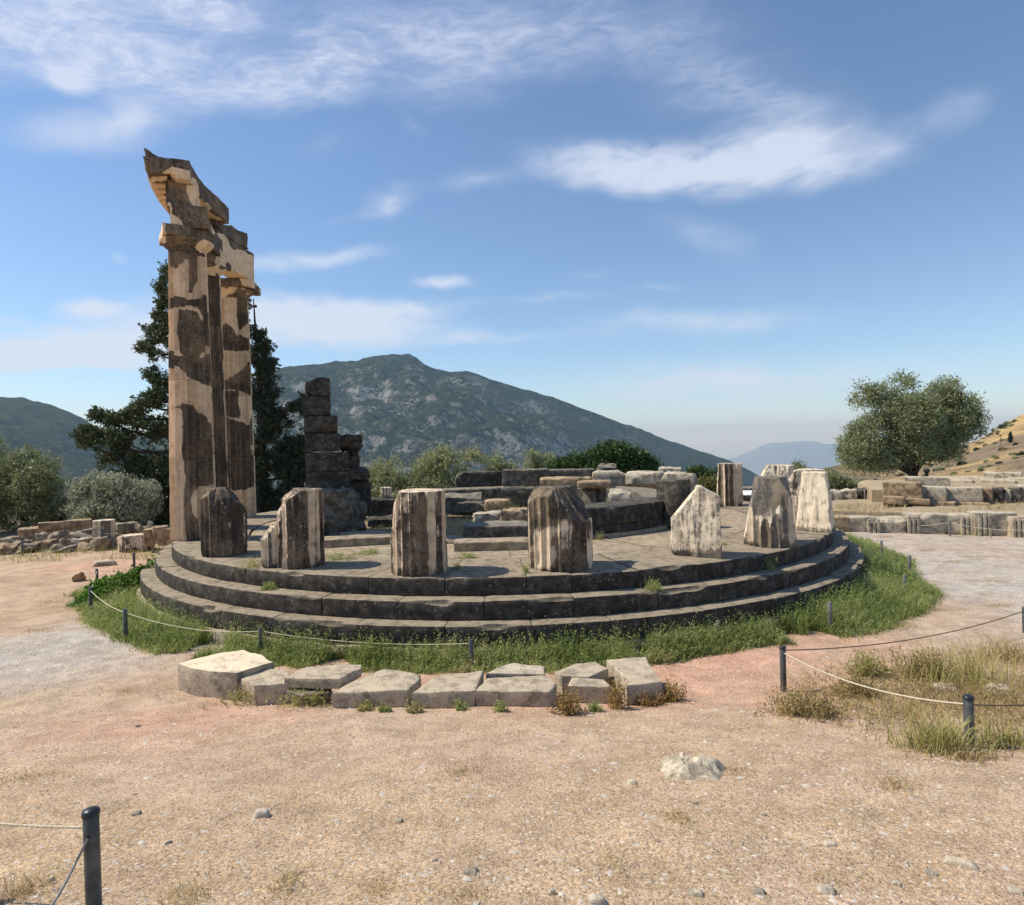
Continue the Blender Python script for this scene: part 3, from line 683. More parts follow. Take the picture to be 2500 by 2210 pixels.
COLH = 6.18
def capital(parent, R, z0, dark, seed, rot=0., breaks=(), mat='tall', wid=1.04):
    """Doric capital: necking grooves, echinus, square abacus"""
    prof = [(R - .012, 0), (R + .0, .03), (R - .012, .045), (R + .006, .06), (R - .004, .075), (R + .02, .09), (R + .075, .135), (R + .125, .185), (R + .15, .215), (R + .15, .235), (R + .13, .245)]
    nth = 64; th = np.linspace(0, 2 * np.pi, nth, endpoint=False); prof = np.array(prof)
    V = np.stack([np.outer(prof[:, 0], np.cos(th)), np.outer(prof[:, 0], np.sin(th)), np.repeat(prof[:, 1:2], nth, 1)], -1)
    V[..., 2] += z0
    nz = fbm(V + seed, 4., 4, seed); V[..., :2] *= (1 + .02 * nz)[..., None] - .10 * np.clip(fbm(V + seed, 2.2, 2, seed + 2) - .2, 0, 1)[..., None]
    V = V.reshape(-1, 3); n = len(V)
    V = np.concatenate([V, [[0, 0, z0 + .245]]]); j = np.arange(nth); o = (len(prof) - 1) * nth
    w = np.clip(dark + .5 * fbm(V + seed, 2.5, 3, seed + 9), -.25, .25)
    cap = obj('capital', npmesh('capital', V, [gridfaces(len(prof), nth, True), np.stack([o + j, o + (j + 1) % nth, np.full(nth, n)], -1)], M[mat], {'wear': w, 'tone': 0 * w + .8}, 35), parent)
    Vb, Fb = block_geo(wid, wid, .20, n=14, bev=.015, rough=.012, chips=0, seed=seed)
    for (nx, ny, dlim) in breaks:
        ex = Vb[:, 0] * nx + Vb[:, 1] * ny - dlim + .05 * fbm(Vb + seed, 5., 3, seed); mk = ex > 0; Vb[mk, 0] -= ex[mk] * nx; Vb[mk, 1] -= ex[mk] * ny
    Vb = Vb @ np.array(Matrix.Rotation(rot, 3, 'Z')).T; Vb[:, 2] += z0 + .243
    w = np.clip(dark + .5 * fbm(Vb + seed + 5, 2.2, 3, seed + 9), -.25, .25)
    obj('abacus', npmesh('abacus', Vb, Fb, M[mat], {'wear': w, 'tone': 0 * w + .8}, 35), cap)
    return cap

def ring_xy(idx, r=6.65):
    t = -.0148 - .1553 + idx * rad(18); return Vector((TC.x + r * math.sin(t), TC.y - r * math.cos(t), 0)), t
def tall_column(label, base, polys, seed, rot, breaks, dark, wid=1.04):
    t = thing('standing_fluted_column', label, 'column', base, 0., 'standing columns under the surviving entablature')
    wf = px_wear(base, polys, seed, COLH); hs = COLH - .44
    zs = [0, 1.62, 3.18, 4.60, hs]
    for i in range(4):
        V, Fq, w, tn = shaft(.435, .345, COLH, zs[i], zs[i + 1], wf, seed=seed, chip=.03)
        obj('drum', npmesh('drum', V, Fq, M['tall'], {'wear': w, 'tone': tn}, 24), t)
    capital(t, .35, hs, dark, seed + 3, rot, breaks, wid=wid)
    return t
pA = at_z(474, 1314, 0.); pM = at_d(512, 1300, 14.69); pM = Vector((pM.x, pM.y, 0.)); pB = at_z(583.5, 1262, 0.)
pA = Vector((pA.x, pA.y, 0)); pB = Vector((pB.x, pB.y, 0))
def th_of(p): return math.atan2(p.x - TC.x, -(p.y - TC.y))
tM = th_of(pM)
polA = [cr1((330, 960), (680, 960), (640, 1040), (585, 1040), (590, 1200), (580, 1300), (540, 1400), (495, 1400), (490, 1100), (440, 1130), (395, 1170), (370, 1150), (330, 1150)),
        cr1((330, 1440), (400, 1415), (500, 1432), (610, 1420), (625, 1350), (720, 1370), (720, 1830), (645, 1830), (620, 1580), (580, 1510), (330, 1520)),
        cr1((405, 1515), (520, 1535), (600, 1560), (640, 1650), (650, 1807), (640, 1900), (560, 2000), (480, 1990), (420, 1900), (400, 1700)),
        cr2((280, 215), (340, 250), (460, 270), (560, 225), (590, 215), (590, 360), (610, 585), (560, 470), (480, 440), (400, 400), (340, 340), (280, 335)),
        cr2((300, 640), (330, 610), (370, 597), (440, 610), (520, 690), (560, 750), (620, 765), (630, 1185), (480, 1190), (430, 1260), (435, 1370), (470, 1420), (500, 1640), (392, 1640), (385, 1200), (378, 900), (372, 640))]
polB = [cr1((750, 1390), (800, 1410), (870, 1400), (1000, 1350), (1030, 1340), (1030, 1250), (750, 1250)),
        cr1((930, 1400), (1020, 1390), (1030, 1640), (960, 1700), (925, 1600)),
        cr2((620, 40), (680, 22), (730, 60), (760, 112), (840, 112), (845, 205), (760, 228), (690, 226), (640, 200), (620, 180)),
        cr2((655, 445), (730, 400), (790, 350), (838, 280), (870, 270), (870, 530), (800, 522), (740, 500), (655, 495)),
        cr2((662, 505), (770, 512), (772, 705), (720, 700), (662, 668)),
        cr2((640, 690), (740, 715), (840, 748), (880, 640), (880, 880), (850, 900), (870, 1030), (900, 1190), (740, 1222), (690, 1200), (640, 1150))]
polM = [[(440, 560), (600, 560), (600, 1340), (440, 1340)]]  # middle shaft darkened all over so its neighbours read apart
colA = tall_column('tall fluted column with a broken abacus, foremost of the three under the entablature', pA, polA, 41, face_az(pA.x, pA.y) + .10, [(.5, -.86, .40)], .10, .94)
colM = tall_column('tall fluted column mostly hidden between the two other standing columns', pM, polM, 52, -tM, [], .05, .86)
colB = tall_column('tall fluted column with a wide square abacus, hindmost of the three standing', pB, polB, 63, -th_of(pB), [], .05, 1.14)

# ------------------------------------------------------------------ entablature over the three columns
ent = thing('curved_entablature', 'broken curved marble entablature with overhanging cornice on top of the tall columns', 'entablature', (0, 0, 0))
tA, tB = th_of(pA), th_of(pB)
def ent_block(name, t0, t1, prof, dark, seed, seg=16, rough=.012, breakf=None, parent=None):
    """prof: closed (r, z) outline, swept along the ring"""
    prof = np.array(prof, float)
    # resample the outline
    P = []
    for i in range(len(prof)):
        a_, b_ = prof[i], prof[(i + 1) % len(prof)]; k = max(1, int(np.hypot(*(b_ - a_)) / .07))
        for s_ in range(k): P.append(a_ + (b_ - a_) * s_ / k)
    P = np.array(P); th = np.linspace(t0, t1, seg + 1); n = len(P)
    rr = np.repeat(P[None, :, 0], seg + 1, 0); zz = np.repeat(P[None, :, 1], seg + 1, 0); TH = np.repeat(th[:, None], n, 1)
    if breakf: TH, rr, zz = breakf(TH, rr, zz)
    V = np.stack([TC.x + np.sin(TH) * rr, TC.y - np.cos(TH) * rr, zz], -1)
    V = V + rough * np.stack([fbm(V + seed, 4., 4, seed), fbm(V + seed, 4., 4, seed + 1), fbm(V + seed, 4., 4, seed + 2)], -1)
    V = V.reshape(-1, 3); c0 = V[:n].mean(0); c1 = V[-n:].mean(0)
    c0 = c0 + .02 * (c0 - c1); c1 = c1 + .02 * (c1 - c0) 
    N = len(V); V = np.concatenate([V, [c0, c1]]); j = np.arange(n); j2 = (j + 1) % n; o = seg * n
    F_ = [gridfaces(seg + 1, n, True), np.concatenate([np.stack([j2, j, np.full(n, N)], -1), np.stack([o + j, o + j2, np.full(n, N + 1)], -1)])]
    w = dark(V) if callable(dark) else np.clip(dark + .55 * fbm(V + seed, 1.8, 4, seed + 7), -.25, .25)
    me = npmesh(name, V, F_, M['tall'], {'wear': w, 'tone': 0 * w + .8}, 30)
    bm = bmesh.new(); bm.from_mesh(me); bmesh.ops.recalc_face_normals(bm, faces=bm.faces); bm.to_mesh(me); bm.free()
    return obj(name, me, parent or ent)
dA = rad(1)
zc0 = COLH
# architrave over A and M (dark, broken end), taenia edge
ent_block('architrave_block', tA + .062, tM - .004, [(6.40, zc0 + .005), (7.08, zc0 + .005), (7.08, zc0 + .36), (7.12, zc0 + .37), (7.12, zc0 + .43), (6.42, zc0 + .44)], .22, 71, 14)
# architrave over M and B, higher, clean cream face
def dk_b(V):
    return np.clip(-.20 + .30 * fbm(V + 3, 1.9, 4, 5) + 1.2 * np.clip(V[:, 2] - zc0 - .5, 0, 1) + .45 * np.clip(V[:, 1] - pB.y + .15, -.2, .4), -.25, .25)
ent_block('architrave_block', tM + .004, tB + .012, [(6.50, zc0 + .005), (7.02, zc0 + .005), (7.02, zc0 + .70), (6.50, zc0 + .72)], dk_b, 72, 14)
# frieze over A (plain metope beside a triglyph)
ent_block('frieze_block', tA + .05, tM + .06, [(6.56, zc0 + .445), (7.10, zc0 + .445), (7.10, zc0 + 0.87), (6.60, zc0 + 0.87)], lambda V: np.clip(-.20 + .35 * fbm(V + 8, 1.9, 4, 12), -.25, .25), 73, 14)
for k_ in range(3):
    ent_block('triglyph_bar', tA + .045 - .0 - k_ * .018, tA + .033 - k_ * .018, [(7.08, zc0 + .45), (7.155, zc0 + .45), (7.155, zc0 + 0.86), (7.08, zc0 + 0.86)], -.15, 80 + k_, 2, .003)
# dark weathered backer lying slanted over the far break
ent_block('backing_block', tM + .02, tB + .05, [(6.48, zc0 + .725), (6.95, zc0 + .725), (6.90, zc0 + .98), (6.55, zc0 + 1.0)], .25, 74, 10, .04, lambda T, r, z: (T, r, np.where(z > zc0 + .8, z - .16 * (tM + .02 - T) / (tB - tM) , z)))
# cornice with overhang, soffit with mutules, sima fragment
cor = ent_block('cornice_block', tA + .085, tM - .03, [(6.30, zc0 + 0.875), (6.96, zc0 + 0.875), (6.99, zc0 + 0.930), (7.08, zc0 + 0.960), (7.42, zc0 + 0.890), (7.45, zc0 + 0.920), (7.45, zc0 + 1.070), (7.49, zc0 + 1.100), (7.51, zc0 + 1.190), (6.95, zc0 + 1.250), (6.30, zc0 + 1.250)], lambda V: np.clip(-.03 + .35 * fbm(V + 4, 2.2, 4, 15) + 1.2 * (V[:, 2] - zc0 - .99) + .25 * (np.hypot(V[:, 0] - TC.x, V[:, 1] - TC.y) < 6.7) * (V[:, 1] > pA.y + .3), -.25, .25), 75, 24, .014, lambda T, r, z: (T, np.where(r < 6.9, r + (6.9 - r) * .72 * np.clip(1 - (T.max() - T) / (T.max() - T.min()) * 1.15, 0, 1), r), z - .03 * np.clip(fbm(np.stack([T * 14, r * 2, z], -1), 1., 2, 4), 0, 1) * (z > zc0 + 1.130)))
for k_ in range(9):
    tq = tA + .06 - k_ * .04
    if tq < tM - .02: break
    ent_block('mutule', tq, tq - .026, [(7.12, zc0 + 0.890), (7.39, zc0 + 0.835), (7.39, zc0 + 0.890), (7.12, zc0 + 0.950)], -.2, 90 + k_, 2, .002, None, cor)
ent_block('gutter_fragment', tA + .07, tA - .03, [(7.0, zc0 + 1.19), (7.46, zc0 + 1.19), (7.50, zc0 + 1.40), (7.42, zc0 + 1.38), (7.26, zc0 + 1.29), (7.12, zc0 + 1.27)], lambda V: 0 * V[:, 0] + .2, 99, 6, .015, None, cor)

# ------------------------------------------------------------------ broken column stubs
def stub(name, label, base, H, cuts, mat, seed, R=.435, c=(0, 0), rough=.034, wear0=0., wear_base=.25, tilt=(0, 0), squash=1., fl=.050, wear_top=0., group='broken column stubs on the platform', nodes=60, rot=None):
    """star-shaped about c: fluted drum trimmed by planes n.p<=d (local x = right, -y = towards the viewer)"""
    nth = NF * 8; nz = nodes; th = np.linspace(0, 2 * np.pi, nth, endpoint=False) + seed * .37
    ca, sa = np.cos(th), np.sin(th); z = H * np.linspace(0, 1, nz) ** .95
    cx, cy = c; bq = cx * ca + cy * sa; rr = -bq + np.sqrt(np.maximum(bq * bq - (cx * cx + cy * cy) + R * R, 1e-6))
    T = np.repeat(th[None, :], nz, 0); Z = np.repeat(z[:, None], nth, 1); r = np.repeat(rr[None, :], nz, 0).copy()
    ax = cx + r * ca; ay = cy + r * sa; phi = np.arctan2(ay, ax)
    r -= fl * np.sin(np.pi * ((phi * NF / (2 * np.pi)) % 1.)) ** .8
    cutm = np.zeros_like(r)
    cl = []
    for q in cuts:
        if q[0] == 'l': _, x1, f1, x2, f2, t_ = q; n3 = (f1 * H - f2 * H, t_ * math.hypot(x2 - x1, (f2 - f1) * H), x2 - x1); cl.append((*n3, n3[0] * x1 + n3[2] * f1 * H))
        elif q[0] == 'f': _, y1, f1, y2, f2, t_ = q; n3 = (t_ * math.hypot(y2 - y1, (f2 - f1) * H), f1 * H - f2 * H, y2 - y1); cl.append((*n3, n3[1] * y1 + n3[2] * f1 * H))
        else: cl.append(q)
    for (nx, ny, nz_, d) in cl:
        L = math.sqrt(nx * nx + ny * ny + nz_ * nz_); nx, ny, nz_, d = nx / L, ny / L, nz_ / L, d / L
        P = np.stack([cx + r * np.cos(T), cy + r * np.sin(T), Z], -1)
        dd = d + 1.8 * rough * fbm(P * np.array([1.6, 1.6, .8]) + seed, 2.2, 4, seed + int(d * 100), .5)
        den = nx * np.cos(T) + ny * np.sin(T); num = dd - nz_ * Z - nx * cx - ny * cy
        lim = np.where(den > 1e-4, num / np.maximum(den, 1e-4), 1e9); lim = np.maximum(lim, .015)
        hit = lim < r; r = np.where(hit, lim, r); cutm = np.where(hit, 1., cutm)
    P = np.stack([cx + r * np.cos(T), cy + r * np.sin(T), Z], -1)
    r = r + .006 * fbm(P + seed, 6., 4, seed) + cutm * rough * .35 * fbm(P * np.array([1.5, 1.5, .5]) + seed, 7., 4, seed + 31, .6) - .03 * np.clip(fbm(P + seed, 3.5, 3, seed + 8) - .45, 0, 1) - .05 * np.clip(1 - Z / .08, 0, 1) * np.clip(fbm(P + seed, 3., 2, seed + 12) + .1, 0, 1)
    r = np.maximum(r, .01)
    # closing rings over the top
    rows = [np.stack([cx + r * np.cos(T), cy + r * np.sin(T), Z], -1)]
    for k in (.93, .75, .5, .25):
        e = rows[0][-1].copy(); e[:, 0] = cx + (e[:, 0] - cx) * k; e[:, 1] = cy + (e[:, 1] - cy) * k; e[:, 2] = H + (.010 if k < .9 else .004) + .25 * rough * fbm(e + seed, 5., 3, seed + 2); rows.append(e[None])
    V = np.concatenate(rows, 0); nr = V.shape[0]; V = V.reshape(-1, 3)
    w = np.concatenate([cutm, np.ones((4, nth))], 0).ravel()
    zz = V[:, 2]; fi = np.floor(np.arctan2(V[:, 1], V[:, 0]) * NF / (2 * np.pi)).astype(int) % NF; tone = np.random.default_rng(seed).uniform(.4, 1., NF)[fi] * (1 - w) + .9 * w
    wear = wear0 + wear_top * np.clip((zz / H + .12 * fbm(V + seed, 3., 3, seed + 6) - .45) / .25, 0, 1) + (np.random.default_rng(seed + 1).uniform(-.30, .30, NF)[fi] + .10 * fbm(V + seed, 2.5, 3, seed + 3)) * (1 - w) + wear_base * np.clip(1 - (zz + .05 * fbm(V + seed, 7., 3, seed)) / .16, 0, 1) - .0 * w
    V = np.concatenate([V, [[cx, cy, H + .01], [cx, cy, 0]]]); N = nr * nth; j = np.arange(nth); j2 = (j + 1) % nth
    caps = np.concatenate([np.stack([(nr - 1) * nth + j, (nr - 1) * nth + j2, np.full(nth, N)], -1), np.stack([j2, j, np.full(nth, N + 1)], -1)])
    V[:, 1] *= squash
    me = npmesh(name, V, [gridfaces(nr, nth, True), caps], M[mat], {'wear': np.concatenate([wear, [0, 0]]), 'tone': np.concatenate([tone, [.9, .9]])}, 30)
    o = obj(name, me, None, base, face_az(base[0], base[1]) if rot is None else rot)
    o.rotation_euler[0], o.rotation_euler[1] = tilt
    return tag(o, label, 'column stub', group)
def base_px(x, yf, R=.43, z=0.):
    p = at_z(x, yf, z); d = Vector((p.x, p.y, 0)).normalized(); return (p.x + d.x * R, p.y + d.y * R, z + .001)
def hpx(base, y):      # height over the base for a pixel row at the stub's axis
    return CZ + ray(CX + base[0] / base[1] * F, y).z * base[1] - base[2]
B = base_px(549, 1361, .37); stub('fluted_column_stub', 'dark fluted column stub with a jagged sloping top beside the tall columns', B, hpx(B, 1192), [('l', .0, 1.02, .34, .68, -.1), ('l', -.37, .86, -.24, 1., -.15), ('f', -.36, .74, -.12, 1., .25)], 'stub', 3, wear0=.26, wear_top=.1, R=.37, c=(-.08, .08))
B = base_px(736, 1391, .345); stub('fluted_column_stub', 'fluted column stub rounded off on its left shoulder, small fragment leaning beside it', B, hpx(B, 1196), [('l', -.34, .66, -.22, .90, -.1), ('l', -.23, .88, .0, 1.01, -.1), (-.8, -.6, 0, .315)], 'stub', 5, wear0=.08, R=.345, c=(.1, .07))
B = base_px(664, 1388, .15); stub('column_fragment', 'small pale fluted fragment standing against the stub with the rounded shoulder', B, hpx(B, 1287), [('l', -.17, .7, -.02, 1., 0), ('l', .02, 1., .17, .86, 0)], 'stub_pale', 7, R=.155, c=(.0, 0), fl=.02, wear0=.0, nodes=30)
B = base_px(1025, 1409, .39); stub('fluted_column_stub', 'cream and brown streaked fluted column stub with a flat top and chipped left edge', B, hpx(B, 1198), [(-1., .0, .10, .42), ('l', -.40, .70, -.25, 1.0, 0), (1., 0, .05, .42)], 'stub', 9, wear0=-.02, R=.395, c=(.05, 0), rough=.016)
B = base_px(1370, 1399, .45); stub('fluted_column_stub', 'stout fluted column stub spotted with lichen, its right shoulder broken away', B, hpx(B, 1191), [('l', .08, 1.0, .44, .60, -.3), ('l', -.46, .84, -.30, 1.0, -.3), ('f', -.45, .9, -.2, 1., -.1)], 'stub', 11, wear0=.08, wear_top=.30, R=.46, c=(-.12, .05))
B = base_px(1700, 1366, .34); stub('split_column_slab', 'split column slab with a pale broken face and a pointed top', B, hpx(B, 1188), [(-.30, -1., .0, .16), ('l', -.36, .50, .06, 1.01, 0), ('l', .06, 1.01, .36, .84, 0), (1., 0, .02, .35), (.25, 1., 0, .28), (-1, 0, .05, .37)], 'stub_pale', 13, wear0=.02, R=.46, c=(.02, .06), rough=.014)
B = base_px(1882, 1338, .43); stub('fluted_column_stub', 'fluted column stub narrowing to a flat lichen-dark top, deep pale grooves below', B, hpx(B, 1166), [(-1., 0, .18, .42), (1., 0, .10, .40), (-.1, -1., .22, .52), ('l', .2, 1., .42, .72, -.2), ('l', -.4, .82, -.24, 1., -.2)], 'stub_pale', 15, wear_top=.34, wear0=.0, wear_base=.4, R=.46, c=(0, .02), fl=.05, rough=.010)
B = base_px(1990, 1301, .34); stub('split_column_slab', 'pale split column slab with a smooth tapering sunlit face at the platform edge', B, hpx(B, 1154), [(-.45, -1., .10, .20), (-1, -.1, .14, .33), (1, -.1, .10, .32), (.3, 1., 0, .30)], 'stub_pale', 17, wear0=-.08, R=.46, c=(0, .06), rough=.010, fl=.02)
q, _ = ring_xy(5); B = at_z(1962, 1274, 0.); B = (B.x, B.y, .001); stub('leaning_column_stub', 'grey banded column stub leaning behind the pale tapering slab', B, hpx(B, 1147), [('l', -.4, .6, -.1, 1., 0), (-1, 0, .05, .44), (.2, -1, .1, .34)], 'stub', 19, wear0=-.02, R=.44, c=(.1, .05), rough=.02)
B = at_z(1896, 1247, 0.); B = (B.x, B.y, .001); stub('fluted_column_stub', 'grey column stub with a white chipped top behind the lichen-dark stub', B, hpx(B, 1136), [('l', -.42, .6, -.2, 1., 0), (.1, -1, .15, .42)], 'stub_pale', 21, wear0=.05, R=.44, c=(.08, .05))
B = base_px(1782, 1237, .30); stub('fluted_column_stub', 'slim upright fluted stub standing alone on the far rim of the platform', B, hpx(B, 1132), [(-1, -.1, .05, .33), (1, 0, .02, .33)], 'stub', 23, wear0=.02, R=.36, c=(0, 0), rough=.012)

# ------------------------------------------------------------------ pillar of stacked blocks (door jamb)
PB = at_z(800, 1309, .0); PB = Vector((PB.x, PB.y + .3, 0)); pil = thing('stacked_block_pillar', 'ragged pillar of stacked dark stone blocks rising inside the ring of stubs', 'pillar', PB, face_az(PB.x, PB.y))
def pil_block(x0, x1, y0, y1, dep, seed, dy=0., mat='dark_cella', **k):
    s = PB.y / F; xc = (x0 + x1) / 2
    w, h = (x1 - x0) * s, (y1 - y0) * s
    z = CZ + ray(xc, y1).z * PB.y
    o = obj('block', block_mesh('block', M[mat], w, dep, h - .006, n=9, seed=seed, **k), pil, ((xc - (CX + PB.x / PB.y * F)) * s, dy, max(z, -.01)))
    return o
pil_block(752, 809, 924, 968, .50, 1, .1, bev=.03, rough=.02, chips=4, chipd=.12)
pil_block(745, 808, 968, 1015, .52, 2, .1, bev=.03, rough=.025, chips=4, chipd=.12)
pil_block(747, 824, 1016, 1058, .5, 3, .1, bev=.015, rough=.02, chips=4, chipd=.16)
pil_block(748, 830, 1058, 1103, .5, 4, .1, bev=.008, rough=.008, chips=1, chipd=.05)
pil_block(828, 882, 1062, 1100, .4, 5, .12, bev=.06, rough=.05, chips=4, chipd=.16)
pil_block(748, 850, 1104, 1150, .5, 6, .1, bev=.008, rough=.012, chips=3, chipd=.12)
pil_block(846, 874, 1104, 1146, .4, 7, .15, bev=.05, rough=.05, chips=4, chipd=.12)
pil_block(748, 852, 1151, 1196, .5, 8, .1, bev=.008, rough=.015, chips=2, chipd=.12)
pil_block(840, 895, 1142, 1175, .45, 9, .12, bev=.07, rough=.05, chips=4, chipd=.15)
pil_block(748, 783, 1197, 1309, .5, 10, .1, 'cella', bev=.01, rough=.012, chips=1, chipd=.06)
pil_block(783, 884, 1198, 1310, .55, 12, -.12, 'cella', bev=.07, rough=.11, chips=9, chipd=.24)
pil_block(848, 902, 1174, 1268, .5, 13, .35, bev=.06, rough=.05, chips=4, chipd=.2)

# ------------------------------------------------------------------ loose and standing blocks inside the ring
g1 = 'broken blocks inside the column ring'
px_block('squared_block', 'large dark upright block at the left end of the far inner wall', 'stone block', 1112, 1226, 1152, 1221, 'dark_cella', z=.06, depth=.45, bev=.05, rough=.03, chips=3, chipd=.2)
px_block('squared_block', 'long grey block with a chipped lower edge, next to the dark upright block', 'stone block', 1226, 1341, 1147, 1189, 'cella', d=19.0, depth=.5, bev=.04, rough=.03, chips=3, chipd=.15)
px_block('squared_block', 'long flat-topped grey block on the far inner wall above the thin brown slab', 'stone block', 1340, 1452, 1146, 1189, 'cella', d=19.2, depth=.5, bev=.05, rough=.03, chips=3, chipd=.15)
px_block('flat_rock', 'thin brown rock slab lying on the inner wall behind the stout lichen-spotted stub', 'rock', 1318, 1444, 1166, 1189, 'tan', z=.50, depth=.7, bev=.06, rough=.05, chips=5, chipd=.15)
px_block('flat_rock', 'small flat brown rock beside the thin slab on the inner wall', 'rock', 1409, 1492, 1175, 1192, 'tan', z=.50, depth=.5, bev=.06, rough=.04, chips=5, chipd=.12)
px_block('boulder_block', 'rounded grey block with a white top edge on the far inner wall', 'stone block', 1447, 1540, 1150, 1193, 'grey', d=18.7, depth=.5, bev=.12, rough=.05, chips=5, chipd=.2)
px_block('boulder_block', 'grey rounded rock peeping over the white-edged block against the dark bush', 'rock', 1456, 1506, 1131, 1160, 'cella', d=20.0, depth=.5, bev=.15, rough=.06, chips=5, chipd=.2)
px_block('boulder_block', 'hump-backed grey block between the white-edged block and the slanted boulder', 'stone block', 1529, 1624, 1152, 1195, 'grey', d=18.2, depth=.5, bev=.15, rough=.05, chips=5, chipd=.2)
px_block('boulder_block', 'big slanted grey boulder with a sloping pale side behind the leaning angular block', 'rock', 1600, 1705, 1155, 1240, 'grey', d=16.6, depth=.7, bev=.12, rough=.07, chips=6, chipd=.25, taper=.25, skew=.08)
px_block('angular_block', 'angular dark block with a rough pitted face standing on edge by the split slab', 'stone block', 1612, 1694, 1174, 1284, 'dark_cella', z=.05, depth=.5, bev=.02, rough=.045, chips=7, chipd=.3, tilt=(0, rad(-5)))
px_block('carved_fragment', 'small pale carved fragment lying on top of the far boulders', 'stone fragment', 1611, 1662, 1140, 1162, 'white_rock', d=21., depth=.4, bev=.03, rough=.04, chips=5, chipd=.12)
for (x0, x1, y0, y1, mt, lb, zz) in ((1080, 1178, 1206, 1254, 'cella', 'flat grey slab with a lit top at the foot of the dark upright block', .03), (1118, 1188, 1226, 1258, 'cella', 'dark wedge-shaped block in the pile inside the ring', .0), (1186, 1247, 1222, 1258, 'tan', 'square tan block in the weedy pile inside the ring', .0), (1156, 1228, 1253, 1282, 'grey', 'low broad block at the front of the weedy pile', -.05), (1228, 1294, 1246, 1286, 'tan', 'crumbled tan block beside the stout lichen-spotted stub', -.05), (1215, 1304, 1189, 1226, 'cella', 'squared grey block below the long chipped block', .05), (1488, 1542, 1198, 1222, 'white_rock', 'small pale cube-like block on the inner floor of the far wall', .48)):
    px_block('broken_block', lb, 'stone block', x0, x1, y0, y1, mt, z=zz, depth=.55, bev=.03, rough=.03, chips=4, chipd=.15, turn=random.uniform(-.2, .2))
px_block('low_block', 'long low block with a worn edge lying across the inner floor', 'stone block', 1133, 1294, 1284, 1322, 'cella', z=-.02, depth=.75, bev=.05, rough=.025, chips=3, chipd=.12)
px_block('low_block', 'thin pale slab in front of the long low block on the inner floor', 'stone slab', 1108, 1294, 1323, 1346, 'paving', z=-.01, depth=.5, bev=.02, rough=.01, chips=2, chipd=.08)
px_block('low_block', 'thin worn slab lying in front of the ragged pillar', 'stone slab', 790, 960, 1314, 1334, 'paving', z=-.01, depth=.5, bev=.03, rough=.015, chips=2, chipd=.08)
px_block('broken_block', 'dark low block in the shade right of the ragged pillar', 'stone block', 900, 974, 1220, 1270, 'dark_cella', z=-.02, depth=.7, bev=.06, rough=.05, chips=4, chipd=.2)
px_block('broken_block', 'long dark kerb block between the ragged pillar and the flat-topped stub', 'stone block', 900, 985, 1264, 1282, 'dark_cella', z=-.04, depth=.5, bev=.04, rough=.03, chips=3, chipd=.1)
px_block('broken_block', 'flat dark slab on the far rim behind the flat-topped stub', 'stone slab', 985, 1090, 1216, 1246, 'cella', z=.02, depth=.8, bev=.05, rough=.03, chips=3, chipd=.1)
px_block('broken_block', 'dark block with a white board on it behind the slim upright stub', 'stone block', 1800, 1846, 1206, 1236, 'dark_cella', d=20.5, depth=.6, bev=.04, rough=.03, chips=3)
px_block('broken_block', 'grey block half hidden behind the slim upright stub', 'stone block', 1806, 1850, 1190, 1210, 'cella', d=22.5, depth=.6, bev=.04, rough=.03, chips=3)
px_block('broken_block', 'grey block on the far rim left of the slim upright stub', 'stone block', 1712, 1766, 1216, 1240, 'cella', d=19.5, depth=.6, bev=.06, rough=.05, chips=4)
def lathe_drum(name, label, cat, p, R, H, mat, seed, fl=.03, group=None, rot=(0, 0, 0), wear0=.05):
    o = stub(name, label, (p[0], p[1], p[2]), H, [], mat, seed, R=R, c=(0, 0), rough=.01, fl=fl, wear0=wear0, group=group, nodes=24)
    o['category'] = cat; return o
p = at_z(943, 1219, .15); lathe_drum('small_drum', 'small grey column drum standing on a block behind the ragged pillar', 'column drum', (p.x, p.y, .15), .17, .36, 'stub_pale', 31, .01)
px_block('broken_block', 'flat block carrying the small grey drum', 'stone block', 915, 985, 1219, 1234, 'cella', z=.0, depth=.7, bev=.04, rough=.03, chips=3)
p = at_d(1822, 1206, 20.3); o = obj('notice_board', block_mesh('notice_board', M['white'], .42, .34, .035, n=4, bev=.008, rough=.0, chips=0), None, (p.x, p.y, p.z + .01)); o.rotation_euler = (rad(20), 0, -.1); tag(o, 'small white notice board lying on the dark block on the far rim', 'notice board')

